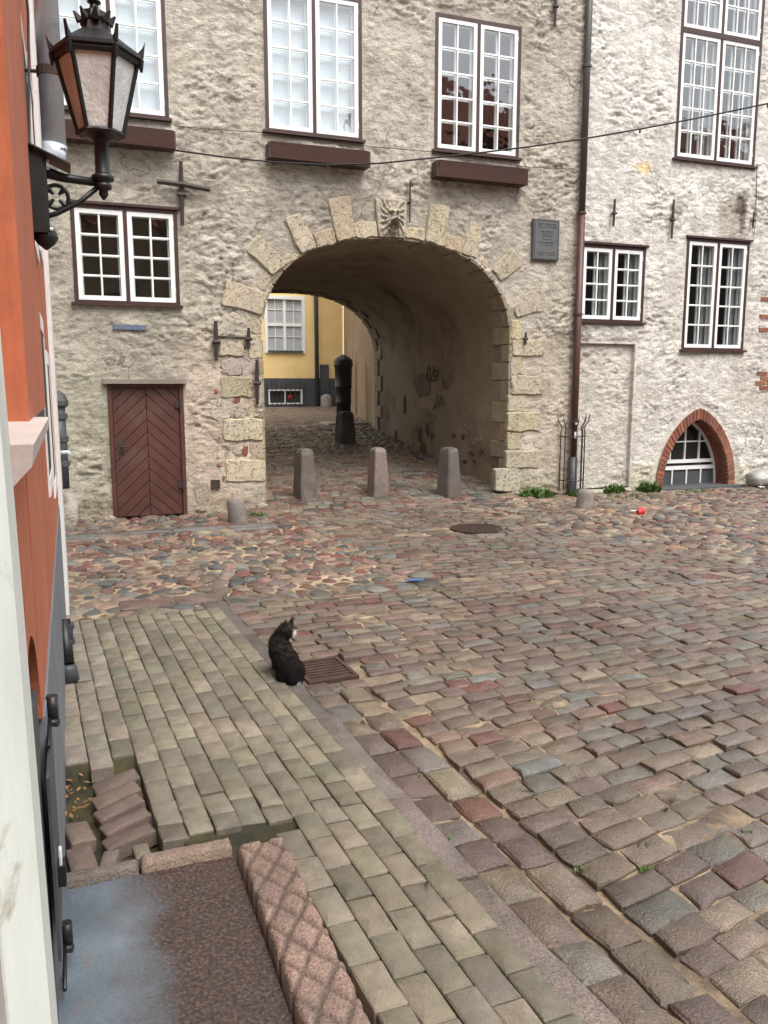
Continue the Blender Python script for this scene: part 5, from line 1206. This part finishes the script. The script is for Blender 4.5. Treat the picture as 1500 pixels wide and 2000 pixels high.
m.tube([(qx + .042 * math.cos(R(a)), LY, qz + .042 * math.sin(R(a))) for a in range(0, 361, 20)], .008, 6)
for k in range(4):
    th = R(45 + 90 * k); m.tube([(qx + .040 * math.cos(th), LY, qz + .040 * math.sin(th)), (qx + .013 * math.cos(th), LY, qz + .013 * math.sin(th))], [.012, .005], 6)
m.build('quatrefoil', 'cast_iron', t)
m = MB(); m.prism([(LY - .055, zb - .20), (LY + .055, zb - .20), (LY + .055, zb + .075), (LY - .055, zb + .075)], lambda a, b, d: (d, a, b), WXO + .01, -.028, bev=.012); m.build('wall_plate', 'cast_iron', t)
m = MB(); m.lathe(-.045, LY, [(.004, zb - .255), (.03, zb - .235), (.045, zb - .21), (.035, zb - .185), (.02, zb - .17)], 12); m.build('plate_scroll', 'cast_iron', t, True)
for zz in (zb + .055, zb + .03, zb - .185):
    m = MB(); m.tube([(-.032, LY - .035, zz), (-.018, LY - .035, zz)], .007, 6); m.build('bolt', 'zinc', t)
m = MB(); m.add([(-.085, LY - .08, zb + .105), (.055, LY - .08, zb + .045), (.055, LY + .08, zb + .045), (-.085, LY + .08, zb + .105), (-.085, LY - .08, zb + .100), (.055, LY - .08, zb + .040), (.055, LY + .08, zb + .040), (-.085, LY + .08, zb + .100)], [(0, 1, 2, 3), (4, 7, 6, 5), (0, 4, 5, 1), (1, 5, 6, 2), (2, 6, 7, 3), (3, 7, 4, 0)]); m.build('rain_cap', 'cast_grey', t)

# ------------------------------------------------------------------ small things on the ground
def manhole(x, y, r, lab, mat='iron'):
    t = thing('manhole_cover', lab, 'manhole cover', group='manhole covers'); z = g(x, y) + .006
    m = MB(); m.lathe(x, y, [(r, z - .05), (r, z + .004), (r * .88, z + .004), (r * .88, z - .01)], 40); m.build('ring', mat, t)
    m = MB(); m.lathe(x, y, [(r * .87, z - .05), (r * .87, z - .004)], 40); c = m.build('lid', 'rust', t)
    m = MB(); n = int(r * .8 / .05)
    for i in range(-n, n + 1):
        for j in range(-n, n + 1):
            if math.hypot(i, j) * .05 < r * .8: m.box(x + i * .05 - .016, x + i * .05 + .016, y + j * .05 - .016, y + j * .05 + .016, z - .006, z + .003)
    m.build('tread_studs', 'rust', c)
manhole(4.72, 9.10, .33, 'round rusty manhole cover in front of the passage'); manhole(10.05, 9.35, .27, 'dark round cover among the cobbles before the cellar arch')
t = thing('drain_grate', 'rusty iron street drain grate beside the cat', 'drain grate'); ga, gb, gc, gd = 1.27, 1.60, 4.64, 5.04; z = .0
def gp(u, v, zz): 
    x = ga + (gb - ga) * u; y = gc + (gd - gc) * v; return (x - .05 * (y - 4.84), y + .06 * (x - 1.43), zz)
m = MB()
def gbar(m, u0, u1, v0, v1, z0, z1): m.add([gp(a, b, zz) for zz in (z0, z1) for a, b in ((u0, v0), (u1, v0), (u1, v1), (u0, v1))], [(0, 3, 2, 1), (4, 5, 6, 7), (0, 1, 5, 4), (1, 2, 6, 5), (2, 3, 7, 6), (3, 0, 4, 7)])
for a in ((0, 1, 0, .07), (0, 1, .93, 1), (0, .07, .07, .93), (.93, 1, .07, .93)): gbar(m, *a, -.06, -.004)
m.build('frame', 'rust', t)
for k in range(7): m = MB(); v = .12 + k * .118; gbar(m, .07, .93, v, v + .062, -.05, -.010); m.build('bar', 'rust', t)
m = MB(); gbar(m, -.02, 1.02, -.02, 1.02, -.28, -.2); m.build('sump', 'interior', t)
def stub(x, y, h, r, lab, tilt):
    z = g(x, y); n = 14; m = MB(); prof = [(1.0, -.1), (1.0, .05), (.96, h * .5), (.90, h * .85), (.80, h * .96), (.5, h * 1.0)]; vs = []
    for rr, zz in prof:
        for k in range(n):
            th = 2 * math.pi * k / n; q = r * rr * (1 + .10 * float(fbm(np.array([math.cos(th) * 1.3 + x]), np.array([math.sin(th) * 1.3 + zz * 2]), 2, 4)[0])); vs.append((x + q * math.cos(th) + tilt * zz, y + q * math.sin(th), z + zz))
    m.add(vs, [(i * n + k, i * n + (k + 1) % n, (i + 1) * n + (k + 1) % n, (i + 1) * n + k) for i in range(len(prof) - 1) for k in range(n)] + [tuple((len(prof) - 1) * n + k for k in range(n))], (.26, .23, .21)); return tag(m.build('guard_stone', 'bollard_granite', None, True), lab, 'guard stone', 'rough guard stones at the wall')
stub(2.03, 10.72, .30, .135, 'rough round guard stone at the left foot of the gate', -.15); stub(6.98, 10.05, .28, .125, 'rough round guard stone standing in the cobbles right of the gate', .05)
# litter
p = on_z(1252, 1000, .03); m = MB(); 
m.tube([(p[0] - .05, p[1], .03), (p[0] + .01, p[1] + .01, .042), (p[0] + .055, p[1] + .03, .034)], [.034, .052, .046], 12, cap=False); m.tube([(p[0] - .054, p[1], .03), (p[0] - .05, p[1], .03)], [.015, .034], 12); tag(m.build('plastic_cup', 'red_plastic', None, True), 'small red plastic cup lying on the cobbles', 'litter')
def scrap(u, v, a, b, mat, lab, name, seed):
    random.seed(seed); p = on_z(u, v, .02); n = 6; xs = np.linspace(-1, 1, n); X, Y = np.meshgrid(xs, xs); Z = .02 + .035 * np.abs(fbm(X * 1.6 + seed, Y * 1.6, 2, seed)); V = np.stack([p[0] + X * a, p[1] + Y * b, Z + g(p[0], p[1])], -1).reshape(-1, 3)
    idx = np.arange(n * n).reshape(n, n); V2 = V.copy(); V2[:, 2] -= .003; f = np.stack([idx[:-1, :-1], idx[:-1, 1:], idx[1:, 1:], idx[1:, :-1]], -1).reshape(-1, 4)
    tag(np_mesh(name, np.vstack([V, V2]), np.vstack([f, f[:, ::-1] + n * n]), None, mat), lab, 'litter')
scrap(1238, 999, .06, .05, 'white_plastic', 'crumpled white wrapper next to the red cup', 'paper_scrap', 4); scrap(810, 1134, .085, .04, 'blue_plastic', 'torn blue wrapper on the setts behind the cat', 'wrapper', 6)
scrap(1488, 952, .05, .04, 'white_plastic', 'white scrap beside the rubbish bag at the right edge', 'paper_scrap', 9); random.seed(5)
def bag(x, y, sx, sy, sz, mat, lab, seed, name='rubbish_bag', zoff=0):
    n, k = 28, 16; V = []; 
    for j in range(k + 1):
        ph = math.pi * j / k
        for i in range(n):
            th = 2 * math.pi * i / n; d = np.array((math.sin(ph) * math.cos(th), math.sin(ph) * math.sin(th), math.cos(ph)))
            q = 1 + .28 * float(fbm(np.array([d[0] * 2.2 + seed]), np.array([d[2] * 2.2 + d[1]]), 4, seed)[0]); V.append((x + d[0] * sx * q, y + d[1] * sy * q, zoff + max(.012, sz * .85 + d[2] * sz * q)))
    Q = [(j * n + i, j * n + (i + 1) % n, (j + 1) * n + (i + 1) % n, (j + 1) * n + i) for j in range(k) for i in range(n)]; tag(np_mesh(name, V, Q, None, mat), lab, 'rubbish bag')
bag(11.42, 11.12, .28, .24, .16, 'bagplastic', 'crumpled grey rubbish bag by the wall right of the cellar arch', 3); bag(11.86, 11.0, .22, .22, .17, 'white_plastic', 'white plastic bag at the right edge by the wall', 8); bag(11.93, 11.12, .17, .15, .10, 'black_plastic', 'small black bag lying on the white bag', 12, zoff=.24)
# dead leaves in the hollow
def leaf(m, x, y, z, s):
    a = random.uniform(0, 6.3); c, sn = math.cos(a), math.sin(a); k = random.uniform(-.3, .6) * s
    m.add([(x - s * c, y - s * sn, z), (x - sn * s * .4, y + c * s * .4, z + k * .4), (x + s * c, y + s * sn, z + k), (x + sn * s * .4, y - c * s * .4, z + k * .2)], [(0, 3, 2, 1)])
m = MB()
for _ in range(70):
    x, y = (random.uniform(.20, .27), random.uniform(3.2, 3.8)) if random.random() < .5 else (random.uniform(-.12, .02), random.uniform(3.4, 3.85)); leaf(m, x, y, -.03 + random.uniform(0, .04), random.uniform(.008, .022))
tag(m.build('leaf_litter', 'dead_leaf', None, fix=False), 'dry brown leaves in the hollow between the broken pavers', 'leaves', kind='stuff')
# weeds
def weed(x, y, n, rad, h, lab, name='weed_clump', wide=1.0, group='weeds along the foot of the walls'):
    t = MB(); z0 = g(x, y) - .01
    for _ in range(n):
        th = random.uniform(0, 6.283); r = rad * math.sqrt(random.random()); bx, by = x + r * math.cos(th) * wide, y + r * math.sin(th) * .6; a = random.uniform(0, 6.283); ln = h * random.uniform(.4, 1.1) * (1 - .5 * (r / rad) ** 2); lean = random.uniform(.1, .8); w_ = random.uniform(.10, .22) * min(ln, .12)
        dx, dy = math.cos(a), math.sin(a); pts = []
        for k in range(4):
            f = k / 3; ww = w_ * (1 - (2 * f - .9) ** 2 * .8) * (0 if k == 3 else 1); q = (bx + dx * ln * lean * f ** 1.5, by + dy * ln * lean * f ** 1.5, z0 + ln * (f - .25 * lean * f * f)); pts += [(q[0] - dy * ww, q[1] + dx * ww, q[2]), (q[0] + dy * ww, q[1] - dx * ww, q[2])]
        t.add(pts, [(0, 1, 3, 2), (2, 3, 5, 4), (4, 5, 7, 6)])
    return tag(t.build(name, 'weed', None, fix=False), lab, 'weeds', group)
weed(6.92, 11.27, 420, .31, .19, 'wide green weed clump at the right foot of the gate', wide=1.0)
weed(7.62, 11.2, 120, .16, .14, 'small weed tuft at the foot of the brown downpipe'); weed(8.42, 11.3, 240, .19, .21, 'round green weed clump before the blocked doorway'); weed(9.10, 11.27, 300, .23, .23, 'bushy green weed clump left of the cellar arch')
weed(8.5, 10.85, 240, .5, .06, 'low mossy weeds among the cobbles before the blocked doorway', wide=1.7); weed(9.75, 10.9, 120, .3, .07, 'low weeds in front of the cellar arch', wide=1.5); weed(11.3, 10.75, 110, .25, .09, 'low weeds in front of the rubbish bag'); weed(2.35, 11.05, 90, .14, .07, 'small weed at the left foot of the gate')
for i, (u, v, lab) in enumerate([(1132, 1695, 'tiny green sprout between setts left of centre in the lower right'), (1262, 1694, 'tiny green sprout between setts, lower right'), (1258, 1648, 'tiny green sprout between setts, above the lower right one'), (1458, 1622, 'tiny green sprout between setts near the right edge'), (870, 1640, 'tiny green sprout beside the gutter row')]):
    p = on_z(u, v); weed(p[0], p[1], 26, .035, .030, lab, 'sprout', group='sprouts between the setts')
m = MB()
for _ in range(420):
    r = random.choice((KL, KR)); y = random.uniform(1.5, 6.2); x = r(y) + random.gauss(0, .006); z = .030 if r is KL else .0
    if r is KR and random.random() < .6: continue
    a = random.uniform(0, 6.28); s = random.uniform(.006, .014); m.add([(x - s * math.cos(a), y - s * math.sin(a), z), (x + s * math.cos(a), y + s * math.sin(a), z), (x, y, z + s * 1.6)], [(0, 1, 2)])
tag(m.build('moss_tufts', 'weed', None, fix=False), 'short moss growing along the granite kerb', 'moss', kind='stuff')

# ------------------------------------------------------------------ the cat
def solid(parts, voxel, smooth_it):
    bm = bmesh.new()
    for c, r, rot_ in parts:
        mt = Matrix.Translation(c) @ (rot_ or Matrix.Identity(4)) @ Matrix.Diagonal((*r, 1)); bmesh.ops.create_icosphere(bm, subdivisions=3, radius=1, matrix=mt)
    me = bpy.data.meshes.new('tmp'); bm.to_mesh(me); bm.free(); o = bpy.data.objects.new('tmp', me); COL.objects.link(o)
    r = o.modifiers.new('r', 'REMESH'); r.mode = 'VOXEL'; r.voxel_size = voxel; s_ = o.modifiers.new('s', 'SMOOTH'); s_.factor = .5; s_.iterations = smooth_it
    dg = bpy.context.evaluated_depsgraph_get(); me2 = bpy.data.meshes.new_from_object(o.evaluated_get(dg)); bpy.data.objects.remove(o); return me2
CO_ = on_z(566, 1349); cR2 = Vector((cR[0], cR[1], 0)); cF2 = Vector((cF[0], cF[1], 0)).normalized()
catM = Matrix(((cR2.x, cF2.x, 0, CO_[0]), (cR2.y, cF2.y, 0, CO_[1]), (0, 0, 1, .004), (0, 0, 0, 1)))
def chain(p, q, ra, rb, n=7):
    p, q = Vector(p), Vector(q); return [(tuple(p.lerp(q, i / (n - 1))), (ra + (rb - ra) * i / (n - 1),) * 3, None) for i in range(n)]
P = []
P += [((.004, .090, .082), (.080, .092, .080), None), ((-.035, .125, .135), (.080, .085, .085), None), ((-.070, .165, .185), (.074, .076, .080), None), ((-.088, .200, .228), (.062, .062, .062), None)]
P += chain((-.085, .2, .235), (-.056, .205, .292), .056, .046, 6)
P += [((.034, .055, .060), (.038, .080, .058), Matrix.Rotation(R(-20), 4, 'Z')), ((-.052, .085, .058), (.040, .080, .056), Matrix.Rotation(R(15), 4, 'Z'))]   # haunches
P += chain((-.105, .235, .20), (-.125, .285, .02), .034, .022, 8) + chain((-.06, .25, .19), (-.075, .305, .02), .032, .021, 8)                            # forelegs
P += [((-.128, .30, .014), (.022, .034, .014), None), ((-.078, .32, .014), (.022, .034, .014), None), ((.052, .005, .014), (.020, .040, .014), Matrix.Rotation(R(60), 4, 'Z'))]
# tail curled round the left side
tl = [(-.015, .02, .022), (-.07, .012, .018), (-.115, .045, .017), (-.145, .10, .017), (-.165, .155, .017), (-.172, .20, .017)]
for i in range(len(tl) - 1): P += chain(tl[i], tl[i + 1], .020, .018, 5)
# head turned to the right
hc = Vector((-.040, .195, .312)); P += [(tuple(hc), (.050, .046, .043), None), (tuple(hc + Vector((.028, -.008, -.008))), (.030, .034, .030), None), (tuple(hc + Vector((.050, -.010, -.016))), (.017, .022, .015), None), (tuple(hc + Vector((.030, -.024, -.020))), (.022, .018, .018), None), (tuple(hc + Vector((.030, .018, -.020))), (.022, .018, .018), None)]
me = solid(P, .0055, 6)
def ear(c, tip, w_, back):
    c, tip = Vector(c), Vector(tip); out = []
    for i in range(6): f = i / 5; out.append((tuple(c.lerp(tip, f)), (max(.003, w_ * .6 * (1 - f)), max(.004, w_ * (1 - f)), .006), None))
    return out
me.materials.append(M['fur'])
vco = np.empty(len(me.vertices) * 3, np.float32); me.vertices.foreach_get('co', vco); vco = vco.reshape(-1, 3)
x, y, z = vco.T
BLK = np.array((.0075, .0065, .006)); TAB = np.array((.048, .036, .026)); WHT = np.array((.62, .58, .52))
def cat_col(x, y, z):
    st = sstep(.15, .6, np.sin((z * 1.0 + x * .35 + y * .2) * 190 + 4.5 * pn(x * 28, z * 28, 2)) * .5 + .5) * sstep(.10, .22, z + .2 * x) * .5
    st = np.maximum(st, .55 * sstep(.30, .34, z)); c = BLK * (1 - st[:, None]) + TAB * st[:, None]
    hx, hy, hz = x - hc.x, y - hc.y, z - hc.z
    mz = (1 - sstep(.020, .030, np.sqrt((hx - .055) ** 2 + (hy + .012) ** 2 + (hz + .020) ** 2))); c = c * (1 - mz[:, None]) + WHT * mz[:, None]
    ch = sstep(.24, .27, y) * sstep(.03, .06, z) * (z < .26) * .7; c = c * (1 - ch[:, None]) + WHT * ch[:, None]
    pw_ = 1 - sstep(.022, .034, np.sqrt((x - .068) ** 2 + (y - .012) ** 2 + (z - .022) ** 2)); c = c * (1 - pw_[:, None]) + WHT * pw_[:, None] * .8; return c
cc = cat_col(x, y, z); a = me.color_attributes.new('col', 'FLOAT_COLOR', 'POINT'); c4 = np.ones((len(vco), 4), np.float32); c4[:, :3] = cc; a.data.foreach_set('color', c4.ravel())
me.transform(catM); me.polygons.foreach_set('use_smooth', np.ones(len(me.polygons), bool)); me.update()
cat = bpy.data.objects.new('cat', me); COL.objects.link(cat); tag(cat, 'dark tabby cat with white muzzle sitting on the kerb, seen from behind', 'cat')
for (b0, tip, w_) in (((-.052, .172, .345), (-.034, .166, .388), .022), ((-.020, .222, .347), (-.002, .226, .392), .020)):
    m = MB(); b0, tip = Vector(b0), Vector(tip); n = 10; vs = [catM @ tip]
    for k in range(n):
        th = 2 * math.pi * k / n; vs.append(catM @ (b0 + Vector((math.cos(th) * w_ * .95 + .006, math.sin(th) * w_ * .7, -.014 - .004 * math.cos(th)))))
    mid = []
    for k in range(n): mid.append(vs[1 + k].lerp(vs[0], .5) + (vs[1 + k] - catM @ b0) * .12)
    vs2 = [vs[0]] + mid + vs[1:]; fsx = [(0, 1 + k, 1 + (k + 1) % n) for k in range(n)] + [(1 + k, 11 + k, 11 + (k + 1) % n, 1 + (k + 1) % n) for k in range(n)]
    m.add(vs2, fsx, (.016, .013, .011)); m.build('ear', 'fur', cat, True)
for sy in (-1, 1):
    m = MB(); p = catM @ (hc + Vector((.044, -.006 + sy * .022, .006))); m.lathe(p.x, p.y, [(.002, p.z - .007), (.007, p.z - .003), (.007, p.z + .003), (.002, p.z + .007)], 8); m.build('eye', 'eye', cat, True)
m = MB(); p = catM @ (hc + Vector((.068, -.010, -.010))); m.lathe(p.x, p.y, [(.002, p.z - .004), (.006, p.z), (.002, p.z + .004)], 8); m.build('nose', plain('nose_pink', (.10, .04, .035), .5), cat, True)
# short fur: thin blades standing on the body
me.calc_loop_triangles(); tri = np.empty(len(me.loop_triangles) * 3, np.int32); me.loop_triangles.foreach_get('vertices', tri); tri = tri.reshape(-1, 3)
W = np.empty(len(me.vertices) * 3, np.float32); me.vertices.foreach_get('co', W); W = W.reshape(-1, 3)
a_, b_, c_ = W[tri[:, 0]], W[tri[:, 1]], W[tri[:, 2]]; nr = np.cross(b_ - a_, c_ - a_); ar = np.linalg.norm(nr, axis=1); pick = rng.choice(len(tri), 26000, p=ar / ar.sum())
uv = rng.random((len(pick), 2)); fl = uv.sum(1) > 1; uv[fl] = 1 - uv[fl]; base = a_[pick] + (b_ - a_)[pick] * uv[:, :1] + (c_ - a_)[pick] * uv[:, 1:]; nn = nr[pick] / (ar[pick][:, None] + 1e-12)
flow = np.array((0, 0, -1.0)) - nn * (nn @ np.array((0, 0, -1.0)))[:, None]; dirf = nn * .45 + flow * .8 + rng.normal(0, .18, nn.shape); dirf /= np.linalg.norm(dirf, axis=1, keepdims=True)
ln = rng.uniform(.009, .019, (len(pick), 1)); sidev = np.cross(dirf, nn); sidev /= np.linalg.norm(sidev, axis=1, keepdims=True) + 1e-9
FV = np.stack([base - sidev * .0006, base + sidev * .0006, base + dirf * ln], 1); FV[..., 2] = np.maximum(FV[..., 2], .004)
fc = cc[tri[pick, 0]] * rng.uniform(.4, 1.25, (len(pick), 1))
tag(np_mesh('fur', FV.reshape(-1, 3), np.arange(len(pick) * 3).reshape(-1, 3), np.repeat(fc, 3, 0), 'fur', cat, False), kind='stuff')
m = MB()
for sy in (-1, 1):
    for k in range(3): p = catM @ (hc + Vector((.058, -.010 + sy * .012, -.018))); q = catM @ (hc + Vector((.066 - k * .008, -.010 + sy * .055, -.014 - k * .008))); m.tube([p, q], [.0006, .0003], 4)
m.build('whiskers', 'white_plastic', cat)

# ------------------------------------------------------------------ unseen house fronts added behind the camera for dark reflections in the panes
def opposite(x0, x1, h, mat, lab):
    t = thing('reflection_house', lab, 'building'); m = MB(); m.box(x0, x1, -16, -9, -.2, h); m.build('wall', mat, t)
    m = MB(); m.prism([(-16.4, h), (-8.6, h), (-12.5, h + 3.2)], lambda a, b, d: (d, a, b), x0 - .2, x1 + .2); m.build('roof', 'brick', t)
    x = x0 + 1.2
    while x < x1 - 1.5:
        z = 1.2
        while z < h - 1.8:
            m = MB(); m.box(x, x + 1.1, -9.02, -8.97, z, z + 1.5); m.build('window', 'dark_plinth', t); z += 2.7
        x += 2.4
opposite(-14, 10.5, 8.0, 'tan_render', 'low tan house added unseen across the street, mirrored in the lower window panes'); opposite(13.5, 36, 11.5, 'planter_wood', 'tall brown house added unseen across the street, mirrored in the right-hand window panes')
